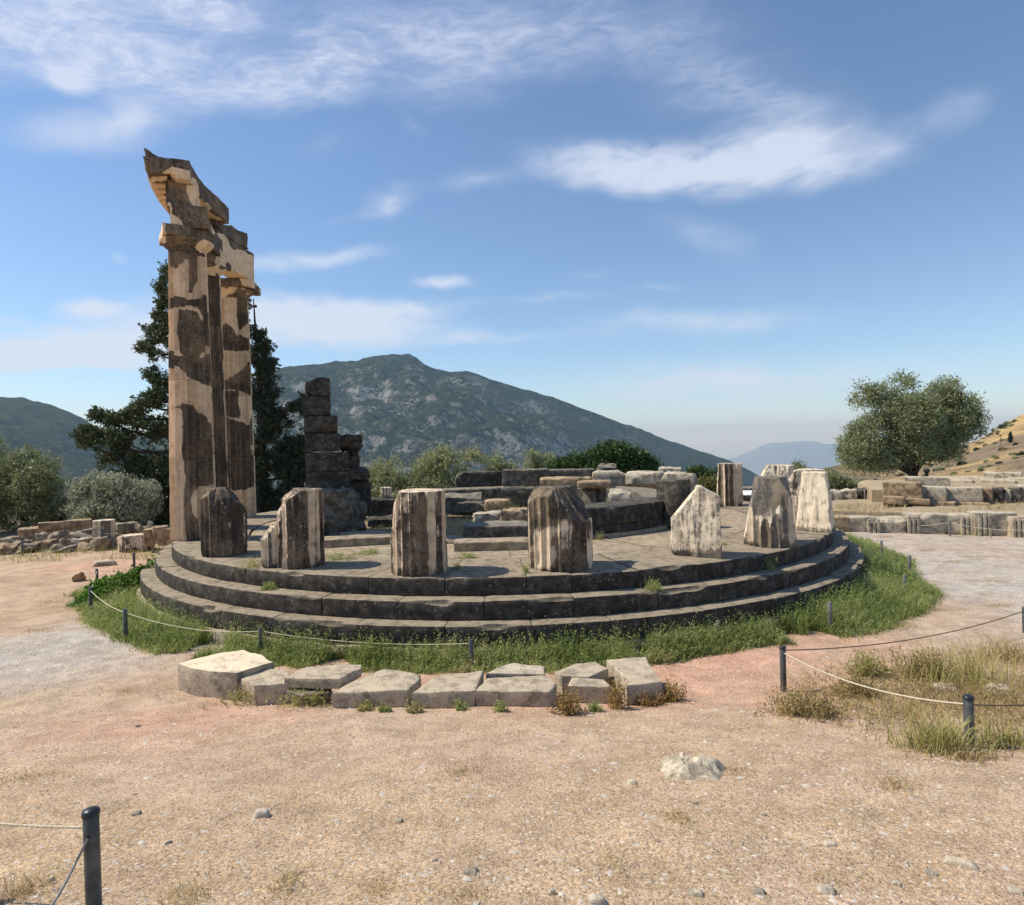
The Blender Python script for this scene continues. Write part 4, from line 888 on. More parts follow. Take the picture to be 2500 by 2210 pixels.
# ------------------------------------------------------------------ curved row of fallen slabs in front
def slab(label, top, zt, zb, mat, seed, cat='stone slab', tilt=None):
    zt += .20; zb += .20
    pts = [at_z(x, y, zt) for x, y in top]
    if tilt: pts = [Vector((q.x, q.y, q.z)) for q in pts]
    c = sum(pts, Vector()) / len(pts); bm = bmesh.new()
    # dense outline, rows down the sides
    ol = []
    n = len(pts)
    for i in range(n):
        a_, b_ = pts[i], pts[(i + 1) % n]; k = max(2, int((b_ - a_).length / .06))
        for s_ in range(k): ol.append(a_.lerp(b_, s_ / k))
    ol = np.array([v[:] for v in ol]) - np.array([c.x, c.y, 0]); m_ = len(ol)
    rows = []; hh = zt - zb
    for (sc, z) in ((.0, zt), (.3, zt), (.6, zt), (.85, zt), (.94, zt), (.98, zt - .004), (1., zt - .022), (1., zt - hh * .35), (.998, zt - hh * .7), (.985, zb)):
        q = ol.copy(); q[:, :2] *= sc; q[:, 2] = z - zb; rows.append(q)
    V = np.stack(rows); nz = fbm(V + seed, 4., 4, seed, .55)
    V[..., 2] += np.where(np.arange(len(rows))[:, None] < 6, .010 * nz, 0)
    side = (np.arange(len(rows))[:, None] >= 4)
    V[..., :2] *= (1 + .022 * nz * side)[..., None]
    dp = np.clip(fbm(V + seed, 1.6, 3, seed + 5) - .2, 0, 1); V[..., :2] *= (1 - .12 * dp * side)[..., None]
    V = V.reshape(-1, 3); F_ = gridfaces(len(rows), m_, True)
    me = npmesh('fallen_slab', V, F_, M[mat], None, 40)
    bm = bmesh.new(); bm.from_mesh(me); bmesh.ops.remove_doubles(bm, verts=bm.verts, dist=1e-5); bmesh.ops.recalc_face_normals(bm, faces=bm.faces); bm.to_mesh(me); bm.free()
    o = obj('fallen_slab', me, None, (c.x, c.y, zb)); tag(o, label, cat, 'fallen slabs in a curved row before the platform'); return o
slab('large bleached white slab at the left end of the curved row of slabs', [(432, 1617), (500, 1602), (593, 1584), (645, 1598), (656, 1608), (674, 1616), (579, 1645), (520, 1642), (470, 1632)], -.80, -1.12, 'white_slab', 1)
slab('small tan slab between the bleached white slab and the tilted one', [(581, 1653), (657, 1629), (706, 1643), (705, 1668), (620, 1672)], -.86, -1.12, 'slab', 2)
slab('low dark block underneath the thin tilted slab', [(690, 1684), (712, 1656), (810, 1652), (808, 1690), (740, 1700)], -.93, -1.12, 'cella', 3)
o = slab('thin slab lying loose on top of the low dark block', [(694, 1655), (742, 1626), (884, 1621), (884, 1630), (830, 1660)], -.80, -.90, 'slab', 4)
slab('flat-topped slab right of the loose thin slab, cracked at its right edge', [(808, 1690), (850, 1668), (940, 1631), (1028, 1645), (1022, 1662), (994, 1686)], -.86, -1.13, 'slab', 5)
slab('squarish slab in the middle of the curved row', [(1004, 1690), (1082, 1643), (1180, 1637), (1160, 1688)], -.86, -1.13, 'slab', 6)
slab('largest slab of the row, its front face dark and rounded', [(1162, 1688), (1187, 1654), (1332, 1647), (1359, 1666), (1356, 1676), (1340, 1690)], -.86, -1.13, 'slab', 7)
slab('thin slab behind the largest slab, half sunk in the grass', [(1186, 1644), (1215, 1628), (1253, 1618), (1330, 1626), (1331, 1645)], -.88, -1.12, 'grey', 8)
slab('wedge-shaped slab behind the small dark-fronted block', [(1354, 1640), (1405, 1618), (1454, 1617), (1484, 1634), (1437, 1651), (1372, 1650)], -.85, -1.12, 'slab', 9)
slab('small dark-fronted block beside the end slab of the row', [(1386, 1676), (1396, 1653), (1474, 1659), (1496, 1676)], -.87, -1.13, 'slab', 10)
slab('long pale slab laid crosswise at the right end of the row', [(1480, 1610), (1577, 1602), (1583, 1615), (1593, 1629), (1620, 1665), (1530, 1673), (1513, 1644)], -.83, -1.12, 'slab', 11)

# ------------------------------------------------------------------ rocks on the ground
def rock(name, label, cat, x0, x1, y0, y1, mat, seed, depth=None, group=None, sink=.25, **k):
    p = on_ground((x0 + x1) / 2, y1); s = p.y / F; w, h = (x1 - x0) * s, (y1 - y0) * s
    sl = math.hypot(p.x, p.y, CZ - p.z) / p.y
    dep = depth or w * .75; tp = (CZ - p.z) / p.y; h = max(.45 * h, h - dep * tp * .4)
    hf = h * (1 + sink)
    kw = dict(bev=min(w, hf) * .45, rough=hf * .14, chips=7, chipd=hf * .9); kw.update(k)
    me = block_mesh(name, M[mat], w * 1.06, dep, hf, n=kw.pop('n', 8), seed=seed, taper=kw.pop('taper', .35), smooth=45, **kw)
    dv = Vector((p.x, p.y, 0)).normalized(); c = p + dv * dep * .45
    o = obj(name, me, None, (c.x, c.y, gz(c.x, c.y) - h * sink), face_az(p.x, p.y) + random.uniform(-.3, .3)); tag(o, label, cat, group); return o
rock('boulder', 'big pale half-buried rock on the bare slope in the foreground', 'rock', 1612, 1782, 1845, 1912, 'white_rock', 4, depth=.40, sink=.5, n=18, taper=.55, rough=.025, chips=6, chipd=.07, bev=.07)
rock('boulder', 'brown boulder beside the fence at the left of the platform', 'rock', 178, 217, 1387, 1421, 'tan', 9, n=10, taper=.15)
rock('flat_stone', 'flat grey stone lying behind the brown boulder', 'rock', 228, 282, 1368, 1383, 'grey', 6)
rock('flat_stone', 'flat grey sliver of stone in the gravel of the foreground', 'rock', 2306, 2384, 2100, 2122, 'grey', 5, depth=.06)
rock('pale_stone', 'white stone half hidden in the dry weeds behind the roped corner', 'rock', 2280, 2340, 1668, 1690, 'white_rock', 8, depth=.2)
rock('pale_stone', 'white flat stone in the dry weeds near the edge post', 'rock', 2410, 2470, 1668, 1692, 'white_rock', 12, depth=.2)
rock('pale_stone', 'small white stone at the foot of the fence by the weedy left edge', 'rock', 350, 384, 1557, 1572, 'white_rock', 14, depth=.12)
SM = [(1432, 1484, 2188, 2218, 'grey'), (1336, 1358, 2172, 2190, 'white_rock'), (1128, 1170, 2118, 2138, 'white_rock'), (960, 985, 2000, 2012, 'white_rock'), (400, 422, 2052, 2064, 'white_rock'), (2010, 2044, 2056, 2072, 'grey'), (2258, 2290, 2128, 2142, 'white_rock'), (2175, 2200, 2150, 2164, 'white_rock'), (1995, 2040, 2165, 2188, 'grey'), (1680, 1720, 2172, 2192, 'white_rock'), (1834, 1870, 2172, 2190, 'white_rock'), (620, 660, 1976, 2000, 'grey'), (320, 345, 1980, 1992, 'white_rock'), (108, 132, 2142, 2156, 'white_rock'), (1858, 1872, 1984, 1994, 'white_rock'), (1530, 1556, 1905, 1918, 'white_rock'), (330, 344, 1768, 1776, 'white_rock'), (2460, 2498, 2170, 2190, 'white_rock'), (1050, 1070, 2096, 2106, 'white_rock'), (1690, 1705, 1958, 1966, 'white_rock')]
LBS = {'white_rock': 'small whitish stone lying loose on the bare gravel slope', 'grey': 'small grey stone lying loose on the bare gravel slope', 'tan': 'small brown stone lying loose on the bare gravel slope', 'cella': 'small dark stone lying loose on the bare gravel slope'}
for i, (x0, x1, y0, y1, mt) in enumerate(SM):
    rock('loose_stone', LBS[mt], 'stone', x0, x1, y0, y1, {'grey': 'pale_grey'}.get(mt, mt), 60 + i, group=mt.replace('white_rock', 'whitish').replace('cella', 'dark').replace('tan', 'brown') + ' loose stones on the gravel slope', n=6, sink=.4)

# ------------------------------------------------------------------ rubble field on the left
gl = 'stone blocks in the rubble field left of the platform'
LR = [(10, 56, 1312, 1331, 19.5, 'rubble'), (-14, 30, 1330, 1358, 18.3, 'tan'), (20, 62, 1323, 1344, 19.0, 'rubble'), (95, 123, 1303, 1320, 20.3, 'slab'), (122, 174, 1300, 1320, 20.2, 'rubble'), (178, 231, 1296, 1311, 20.6, 'rubble'), (172, 231, 1305, 1318, 20.0, 'rubble'), (58, 93, 1330, 1353, 18.5, 'rubble'), (92, 138, 1322, 1352, 18.8, 'tan'), (115, 150, 1331, 1351, 18.4, 'rubble'), (138, 185, 1329, 1350, 18.4, 'cella'), (144, 188, 1318, 1330, 19.2, 'rubble'), (181, 214, 1316, 1333, 19.0, 'slab'), (186, 230, 1329, 1346, 18.6, 'tan'), (227, 261, 1311, 1341, 18.6, 'rubble'), (260, 281, 1316, 1338, 18.9, 'rubble'), (236, 282, 1303, 1316, 19.6, 'cella'), (288, 338, 1277, 1300, 20.5, 'rubble'), (334, 358, 1281, 1300, 20.3, 'rubble'), (354, 370, 1276, 1294, 21., 'cella'), (60, 100, 1318, 1332, 19.3, 'cella'), (30, 70, 1338, 1354, 18.4, 'rubble')]
LRL = ['flat grey block at the outer end of the rubble, resting behind the first wire post',
       'brown block at the very edge of the rubble before the wire post',
       'grey slanting block just behind the wire post',
       'whitish rounded block in the rear of the rubble below the shaded wall',
       'wide grey block under the shaded long wall',
       'long flat grey block leading up to the pale upright drum',
       'thin tan slab in front of the flat grey block near the drum',
       'grey rough block right behind the foot of the wire post',
       'brown weed-grown block in the middle of the rubble front',
       'small tan block in the middle of the rubble front',
       'dark squat block at the front edge of the rubble',
       'thin tan slab in the middle of the rubble',
       'whitish gable-shaped block in the rubble before the drum',
       'brown block at the rubble front below the gable-shaped one',
       'tall rounded grey block at the post before the drum',
       'small tan block between the drum post and the fluted fragment',
       'dark flat block at the foot of the pale drum',
       'grey block heaped above the broad fluted fragment',
       'smaller grey block heaped beside it above the fluted fragment',
       'dark small block at the rear above the narrow upright block',
       'dark low block behind the first wire post, among slabs',
       'tan low slab at the foot of the first wire post']
for i, (x0, x1, y0, y1, d, mt) in enumerate(LR):
    px_block('rubble_block', LRL[i], 'stone block', x0, x1, y0, y1 + 4, mt, d=d, depth=.45, group=gl, bev=.05, rough=.05, chips=6, chipd=.2, turn=random.uniform(-.5, .5), tilt=(random.uniform(-.12, .12), random.uniform(-.15, .15)), n=7)
px_block('long_block', 'long brown wall block in the shade under the olive trees, lower course', 'stone block', 64, 214, 1286, 1312, 'tan', d=21.5, depth=.6, bev=.03, rough=.03, chips=3)
px_block('long_block', 'long brown block laid on top of the shaded wall block', 'stone block', 106, 214, 1273, 1287, 'tan', d=21.6, depth=.5, bev=.03, rough=.03, chips=3)
p = at_d(254, 1304, 19.3); lathe_drum('column_drum', 'pale fluted drum standing upright among the rubble blocks', 'column drum', (p.x, p.y, -1.1), .30, CZ + ray(254, 1270).z * 19.3 + 1.1, 'stub_pale', 33, .02, wear0=.02)
for (x0, x1, y0, y1, lb, mt) in ((279, 357, 1297, 1337, 'broad fluted drum fragment at the end of the rubble field', 'stub'), (356, 379, 1293, 1332, 'narrow upright block between the fluted drum fragment and the streaked block', 'tan'), (377, 411, 1287, 1331, 'pale streaked upright block next to the tall columns', 'tan'), (409, 440, 1290, 1330, 'tan block half hidden by the foremost tall column', 'tan')):
    if mt == 'stub':
        p = at_d((x0 + x1) / 2, y1, 18.2); s = 18.2 / F
        o = stub('fluted_fragment', lb, (p.x, p.y + .3, -1.1), (y1 - y0) * s + .03, [(0, 1, 0, .2), (-1, -.1, .4, .58), (0, -1, .2, .42)], 'stub', 35, R=(x1 - x0) * s * .5, wear0=-.02, group=None, fl=.03, nodes=20); o['category'] = 'column fragment'
    else:
        px_block('upright_block', lb, 'stone block', x0, x1, y0, y1, mt, d=18.0, depth=.45, bev=.02, rough=.02, chips=3, turn=random.uniform(-.1, .1), tilt=(0, rad(-3)))

# ------------------------------------------------------------------ right: row of triglyph blocks, terrace, second wall
def terrace(name, pts, zt, mat):
    """flat bank of earth: polygon in plan with sloping rough edge"""
    pts = np.array(pts, float); ol = []
    for i in range(len(pts)):
        a_, b_ = pts[i], pts[(i + 1) % len(pts)]; k = max(2, int(np.hypot(*(b_ - a_)) / .3))
        for s_ in range(k): ol.append(a_ + (b_ - a_) * s_ / k)
    ol = np.array(ol); c = ol.mean(0); rows = []
    for sc, dz in ((0, .03), (.35, .03), (.7, .02), (.9, 0.), (.97, -.02), (1., -.09), (1.005, -1.2)):
        q = c + (ol - c) * sc; z = zt + dz + .03 * fbm(np.c_[q, 0 * q[:, 0]], .9, 4, 3); rows.append(np.c_[q, z])
    V = np.stack(rows); m_ = len(ol)
    o = obj(name, npmesh(name, V.reshape(-1, 3), gridfaces(len(rows), m_, True), mat, None, 50)); tag(o, kind='structure'); return o
m_, n_ = new_mat('dry_terrace'); p_ = n_.pos(); t1 = n_.noise(p_, 2.2, 5., .65); t2 = n_.noise(p_, 16., 5., .7); t3 = n_.noise(p_, 70., 3., .7)
c_ = n_.mix(n_.ss(t1, .35, .65), (.40, .31, .20), (.46, .39, .30)); c_ = n_.mix(n_.ss(t2, .4, .65, 0., .7), c_, (.55, .43, .24)); c_ = n_.mix(n_.ss(t3, .5, .7, 0., .6), c_, (.24, .18, .11))
finish(n_, c_, .95, n_.bump(n_.m('ADD', t2, n_.m('MULTIPLY', t3, .6)), .9, .05), .1); M['terrace'] = m_
e0 = at_z(2026, 1289, -1.1); e1 = at_z(2360, 1304, -1.1); e2 = at_z(2510, 1313, -1.1)
terrace('lower_terrace', [(e0.x - .5, e0.y + .5), (e1.x, e1.y + .45), (e2.x + .3, e2.y + .4), (24, 16.0), (30, 24), (18, 28), (11, 27)], -.50, M['terrace'])
f0 = at_z(2158, 1233, -.46); f1 = at_z(2390, 1236, -.46); f2 = at_z(2520, 1236, -.46)
terrace('upper_terrace', [(f0.x + .3, f0.y + 1.2), (f1.x, f1.y + 1.25), (f2.x + 1., f2.y + 1.2), (26, 20), (29, 25), (20, 26.5), (13.5, 25)], .02, M['terrace'])

def tri_block(x0, x1, y0, y1, d, mat, tri, label, seed):
    """frieze block: plain face with an upright three-barred triglyph at tri (0..1) of its width"""
    s = d / F; w, h = (x1 - x0) * s, (y1 - y0) * s; p = at_d((x0 + x1) / 2, y1, d)
    t = thing('triglyph_block' if tri is not None else 'frieze_block', label, 'stone block', (p.x, p.y + .3, -1.13), face_az(p.x, p.y) * .5 + random.uniform(-.08, .08), 'frieze blocks lined up along the gravel path')
    obj('block', block_mesh('block', M[mat], w, .6, h, n=10, bev=.03, rough=.02, chips=3, chipd=.16, seed=seed), t)
    if tri is not None:
        for k in range(3):
            o = obj('triglyph_bar', block_mesh('triglyph_bar', M[mat], .085, .07, h * .88, n=5, bev=.014, rough=.004, chips=1, chipd=.03, seed=seed + k), t, ((tri - .5) * w + (k - 1) * .115, -.325, .02))
    return t
TR = [(2014, 2078, 1248, 1290, 18.9, 'tan', None, 'pale orange frieze block next to the sunlit split column slab'), (2070, 2142, 1250, 1291, 18.8, 'grey', None, 'grey frieze block with a broken sloping right end'), (2132, 2216, 1252, 1294, 18.5, 'grey', .16, 'grey block with three bars at its left end beside a weedy gap'), (2230, 2309, 1244, 1296, 18.2, 'grey', .14, 'tall grey block with three bold bars, tuft of grass beside it'), (2309, 2404, 1250, 1302, 18.0, 'white_rock', .62, 'whitish block with three bars in its middle behind the roped post'), (2398, 2487, 1252, 1312, 17.6, 'grey', .22, 'grey block with three bars and a notch in its top'), (2484, 2560, 1262, 1316, 17.2, 'slab', .2, 'pale barred block at the end of the row near the edge of the path')]
for i, a_ in enumerate(TR): tri_block(*a_, 700 + i * 5)

gr_ = 'blocks of the low terrace wall'
SW = [(2160, 2206, 1214, 1232, 'tan', 'small tan footing block at the left corner of the terrace wall'), (2204, 2264, 1218, 1234, 'tan', 'brown footing block under the big square terrace block'), (2264, 2328, 1226, 1240, 'tan', 'brown footing block in dry grass at the middle of the terrace wall'), (2326, 2408, 1228, 1246, 'tan', 'long reddish footing block of the terrace wall')]
for i, (x0, x1, y0, y1, mt, lb) in enumerate(SW): px_block('footing_block', lb, 'stone block', x0, x1, y0, y1 + 3, mt, d=19.9, depth=.5, bev=.03, rough=.025, chips=3)
UW = [(2162, 2244, 1178, 1218, 'tan', 'big square rosy block at the left corner of the terrace wall'), (2242, 2305, 1189, 1224, 'grey', 'rough grey block of the terrace wall right of the rosy corner block'), (2304, 2390, 1190, 1231, 'grey', 'long pale pitted block of the terrace wall with a lit top'), (2390, 2421, 1192, 1231, 'tan', 'narrow tan block of the terrace wall'), (2419, 2448, 1192, 1230, 'dark_cella', 'dark block in a gap of the terrace wall'), (2447, 2466, 1196, 1226, 'grey', 'short grey block of the terrace wall beside dry tall grass'), (2464, 2492, 1190, 1222, 'cella', 'dark block of the terrace wall behind dry tall grass'), (2490, 2540, 1186, 1222, 'grey', 'grey block of the terrace wall running out toward the hillside')]
for i, (x0, x1, y0, y1, mt, lb) in enumerate(UW): px_block('squared_block', lb, 'stone block', x0, x1, y0, y1 + 2, mt, d=20.2, depth=.6, bev=.04, rough=.03, chips=4, chipd=.14)
px_block('coping_block', 'long flat grey block on top of the terrace wall below the olive tree', 'stone block', 2217, 2309, 1165, 1189, 'grey', d=20.9, depth=.6, bev=.03, rough=.02, chips=3)
px_block('coping_block', 'dark flat block lying on the upper terrace near the hillside', 'stone block', 2410, 2486, 1154, 1176, 'grey', d=24., depth=.7, bev=.04, rough=.03, chips=3)
for i, (x0, x1, y0, y1, d) in enumerate(((2310, 2370, 1172, 1184, 22.5), (2340, 2420, 1166, 1178, 24), (2400, 2470, 1172, 1186, 22.), (2300, 2350, 1166, 1176, 24.5), (2470, 2540, 1168, 1182, 23))):
    px_block('flat_block', 'low pale paving block set in the top of the upper terrace', 'stone block', x0, x1, y0, y1, 'slab', d=d, depth=1.0, group='paving blocks of the upper terrace', bev=.05, rough=.03, chips=3)
FR = [(2012, 2028, 1204, 1222, 'cella', 'dark small block in the far row behind the sunlit slab'), (2024, 2053, 1199, 1220, 'grey', 'rounded grey block in the far row beside a thin post'), (2051, 2090, 1196, 1216, 'grey', 'squared grey block with a dark hollow in the far row'), (2089, 2114, 1195, 1215, 'dark_cella', 'dark squared block at the right end of the far row'), (2098, 2130, 1208, 1216, 'white_rock', 'flat pale stone beside the end of the far row'), (2128, 2160, 1204, 1214, 'white_rock', 'small heap-like pale stone near the terrace corner')]
for i, (x0, x1, y0, y1, mt, lb) in enumerate(FR): px_block('far_block', lb, 'stone block', x0, x1, y0, y1 + 4, mt, d=22.7, depth=.6, bev=.06, rough=.05, chips=5)

# ------------------------------------------------------------------ fence posts and ropes
def post_mesh(h, r, cap, mat):
    k = 14; a = np.linspace(0, 2 * np.pi, k, endpoint=False)
    prof = [(r, -.08), (r, h * .5), (r, h - .004), (r * .9, h), (0.001, h)]
    V = np.concatenate([np.stack([np.cos(a) * q, np.sin(a) * q, 0 * a + z], -1) for q, z in prof])
    return npmesh('shaft', V, gridfaces(len(prof), k, True), mat, None, 40)
def cap_mesh(h, r):
    k = 14; a = np.linspace(0, 2 * np.pi, k, endpoint=False)
    prof = [(r * 1.02, h - .012), (r * 1.13, h - .010), (r * 1.14, h + .004), (r * 1.0, h + .012), (r * .5, h + .018), (.001, h + .019)]
    V = np.concatenate([np.stack([np.cos(a) * q, np.sin(a) * q, 0 * a + z], -1) for q, z in prof])
    return npmesh('cap', V, gridfaces(len(prof), k, True), M['cap'], None, 50)
def fence_post(x, yt, yb, label, cap=False, r=.029, mat='post', lean=(0, 0), d=None, group='fence posts round the platform'):
    p = on_ground(x, yb) if d is None else at_d(x, yb, d)
    h = (CZ + ray(x, yt).z * p.y) - p.z
    t = thing('fence_post', label, 'fence post', p, 0., group); t.rotation_euler = (lean[0], lean[1], random.uniform(0, 6))
    sh = obj('shaft', post_mesh(h, r, cap, M[mat]), t)
    if cap: obj('cap', cap_mesh(h, r), t)
    return Vector((p.x, p.y, p.z + h - .05))
def rope(name, label, pts, sag, mat, r=.005, group=None):
    L = []
    for i in range(len(pts) - 1):
        a_, b_ = Vector(pts[i]), Vector(pts[i + 1]); n = 14
        sg = sag[i] if isinstance(sag, (list, tuple)) else sag
        for k in range(n + (i == len(pts) - 2)):
            t = k / n; q = a_.lerp(b_, t); q.z -= sg * 4 * t * (1 - t); L.append(q[:])
    V, Fq = tube(np.array(L), r, 6)
    o = obj(name, npmesh(name, V, Fq, M[mat], None, 180)); tag(o, label, 'rope', group); return o
gp = 'fence posts round the platform'
ta = fence_post(222, 1435, 1496, 'grey post by the lush green bush where the pale rope begins')
tb = fence_post(307, 1487, 1566, 'grey post carrying the pale rope at the left corner of the weeds')
te = fence_post(637, 1532, 1600, 'grey post behind the bleached white slab')
tf = fence_post(1151, 1561, 1634, 'grey post behind the gap in the middle of the slab row')
tc_ = fence_post(237, 1389, 1432, 'short grey post behind the lush green bush near the brown boulder')
td = fence_post(328, 1350, 1398, 'grey post close to the left flank of the steps')
fence_post(1754, 1515, 1572, 'low pale-topped post sunk in the grass before the bright worn step', mat='post_galv')
fence_post(2027, 1469, 1543, 'grey post in the grass at the right front of the platform', mat='post_galv')
fence_post(2208, 1403, 1462, 'leaning grey post at the outer corner of the grass by the gravel path', mat='post_galv', lean=(0, rad(-2)))
fence_post(2221, 1356, 1404, 'grey post between the gravel path and the grass, behind the corner post', mat='post_galv')
fence_post(2153, 1320, 1369, 'grey post where the grass strip ends beside the steps', mat='post_galv')
fence_post(2058, 1293, 1310, 'short grey post just behind the right rim of the steps', mat='post_galv')
rope('pale_rope', 'pale rope strung low along the posts in front of the steps', [tc_, ta, tb, te, tf], [.03, .05, .10, .07], 'rope', .006)
tg = fence_post(1913, 1581, 1688, 'grey capped post at the corner of the roped patch of dry weeds', True, .031)
th_ = fence_post(2367, 1703, 1826, 'grey capped post standing in the dry weeds where rope and rusty cable meet', True, .033)
ti = fence_post(2503, 1482, 1545, 'grey post at the far corner of the roped patch of dry weeds', False, .031)
rope('pale_rope', 'frayed pale rope between the two capped posts at the dry weeds', [tg, th_], [.10], 'rope', .007)
rope('rusty_cable', 'thin rusty cable sagging along the far side of the dry weeds', [tg + Vector((0, 0, .02)), ti], [.12], 'cable', .006)
v = at_d(2600, 1712, 5.4); rope('rusty_cable', 'rusty cable leaving the capped post in the dry weeds away from the steps', [th_, v], [.02], 'cable', .006)
pn = at_d(224, 1984, 2.62); gnd = gz(pn.x, pn.y)
tn = thing('fence_post', 'near dark steel post with a black domed cap and a cable hole', 'fence post', (pn.x, pn.y, gnd), 0., gp)
tn.rotation_euler = (0, rad(-.6), 0)
hN = pn.z - gnd; obj('shaft', post_mesh(hN, .0295, True, M['post']), tn); obj('cap', cap_mesh(hN, .0295), tn)
hl = npmesh('cable_hole', *tube(np.array([(.006, -.031, hN - .085), (.006, -.0285, hN - .085)]), .008, 8), M['cap']); obj('cable_hole', hl, tn)
v = at_d(-160, 1992, 2.75); rope('pale_rope', 'twisted pale rope tied to the near dark post with the domed cap', [v, Vector((pn.x - .028, pn.y, pn.z - .06))], [.012], 'rope', .005)
v = at_d(60, 2290, 2.2); rope('grey_cable', 'grey cable hanging down from the hole in the near dark post', [Vector((pn.x + .006, pn.y - .033, pn.z - .085)), Vector((pn.x - .03, pn.y - .05, pn.z - .16)), v], [.0, .03], 'grey_cable', .0055)
def end_post(v, label):
    g = gz(v.x, v.y); t = thing('fence_post', label, 'fence post', (v.x, v.y, g), 0., gp); obj('shaft', post_mesh(v.z + .05 - g, .03, True, M['post']), t); obj('cap', cap_mesh(v.z + .05 - g, .03), t)
end_post(at_d(2600, 1712, 5.4), 'grey capped post at the outer end of the rusty cable leaving the dry weeds')
end_post(at_d(-160, 1992, 2.75), 'grey capped post at the outer end of the twisted pale rope')
# path fences
r1_ = fence_post(2319, 1271, 1309, 'thin post in front of the whitish barred block', mat='post_galv', group=None)
r0_ = fence_post(2135, 1266, 1296, 'thin post in front of the barred block by the weedy gap', mat='post_galv', group=None)
v = at_d(2560, 1290, 16.2)
rope('pale_rope', 'thin pale rope strung in front of the row of barred blocks', [r0_, r1_, v], [.13, .12], 'rope', .007)
fence_post(2112, 1195, 1220, 'thin post at the right end of the far row of blocks', d=22.4, mat='post_galv', group=None, r=.03)
fence_post(2031, 1198, 1224, 'thin post in front of the rounded block of the far row', d=22.3, mat='post_galv', group=None, r=.03)
l0 = fence_post(55, 1313, 1357, 'post in front of the rubble field under the dark olive trees', group=None)
l1 = fence_post(249, 1298, 1342, 'post in front of the pale upright drum', group=None)
v = at_d(-80, 1320, 18.2); w_ = at_d(440, 1302, 18.0)
rope('grey_cable', 'thin grey wire strung in front of the rubble field', [v, l0, l1, w_], .04, 'grey_cable', .006)

# ------------------------------------------------------------------ foliage builders
def unit(v): return v / (np.linalg.norm(v, axis=-1, keepdims=True) + 1e-9)
def leaves(C, D, l, w, rg):
    S = unit(np.cross(D, rg.normal(size=C.shape))); l = l[:, None] / 2; w = w[:, None] / 2
    V = np.stack([C - D * l, C + S * w, C + D * l, C - S * w], 1).reshape(-1, 3)
    return V, np.arange(len(V)).reshape(-1, 4)
def crown(lobes, ncl, nl, sig, ll, lw, rg, gap=.0, up=.3, shell=.45, dens_scale=1.1, droop=0., origin=None):
    """leaf clusters spread through ellipsoid lobes, with gaps; returns V, F, rnd, cluster centres"""
    L = np.array([[*c, *r] for c, r in lobes]); vol = L[:, 3] * L[:, 4] * L[:, 5]; pr = vol ** .8; pr /= pr.sum()
    k = rg.choice(len(L), ncl, p=pr); u = unit(rg.normal(size=(ncl, 3))); rad_ = (shell + (1 - shell) * rg.random(ncl) ** .6)[:, None]
    lump = 1 + .26 * fbm(u * 1.0 + k[:, None] * 5.3, 2.2, 3, 5)[:, None]
    C = L[k, :3] + u * rad_ * lump * L[k, 3:]
    keep = fbm(C, dens_scale, 3, 77) > gap; C = C[keep]; u = u[keep]; nc = len(C)
    cc = np.repeat(C, nl, 0) + rg.normal(size=(nc * nl, 3)) * np.array([1, 1, .8]) * sig
    D = unit(rg.normal(size=cc.shape) + np.repeat(u, nl, 0) * .6 + np.array([0, 0, up - droop]))
    V, F_ = leaves(cc, D, ll * rg.uniform(.6, 1.35, len(cc)), lw * rg.uniform(.7, 1.3, len(cc)), rg)
    rnd = np.clip(np.repeat(rg.random(nc), nl) * .55 + rg.random(len(cc)) * .45, 0, 1)
    return V, F_, np.repeat(rnd, 4), C
def limbs(base, C, rg, n=14, r0=.2, fork=.35, lean=0.):
    """trunk and limbs that reach into the crown"""
    base = np.array(base, float); top = C.mean(0); parts = []
    fk = base + (top - base) * fork; fk[:2] += rg.normal(size=2) * .08
    s = np.linspace(0, 1, 7)[:, None]; tr = base + (fk - base) * s + np.sin(s * 3) * rg.normal(size=3) * np.array([.1, .1, 0])
    parts.append(tube(np.vstack([tr[0] - [0, 0, .25], tr]), r0 * 1.25, 9, r0 * .8))
    for c in C[rg.choice(len(C), n, replace=False)]:
        st = tr[-1] + (tr[-3] - tr[-1]) * rg.random() * .6; end = st + (c - st) * .92; t = np.linspace(0, 1, 7)[:, None]
        bow = np.array([0, 0, 1.]) * np.linalg.norm(end - st) * .12 + rg.normal(size=3) * .12
        parts.append(tube(st + (end - st) * t + np.sin(np.pi * t) * bow, r0 * rg.uniform(.22, .42), 6, .010))
    return merge(parts)
def plant_tree(name, label, cat, base, lobes, leafmat, seed, ncl, nl, sig, ll, lw, group=None, trunk=.2, nlimb=14, fork=.35, **k):
    rg = np.random.default_rng(seed); V, F_, rnd, C = crown(lobes, ncl, nl, sig, ll, lw, rg, **k)
    t = thing(name, label, cat, base, 0., group); b = np.array(base)
    if trunk:
        Vt, Ft = limbs(base, C, rg, nlimb, trunk, fork); obj('trunk', npmesh('trunk', Vt - b, Ft, M['bark'], None, 60), t)
    obj('crown' if trunk else 'foliage', npmesh('crown', V - b, F_, M[leafmat], {'rnd': rnd}), t)
    return t
def lobe_px(lst, d, depth=1.):
    out = []
    for (x, y, rx, ry, *dd) in lst:
        q = d + (dd[0] if dd else 0); p = at_d(x, y, q); s = q / F; out.append((p[:], (rx * s, (rx + ry) / 2 * s * depth, ry * s)))
    return out
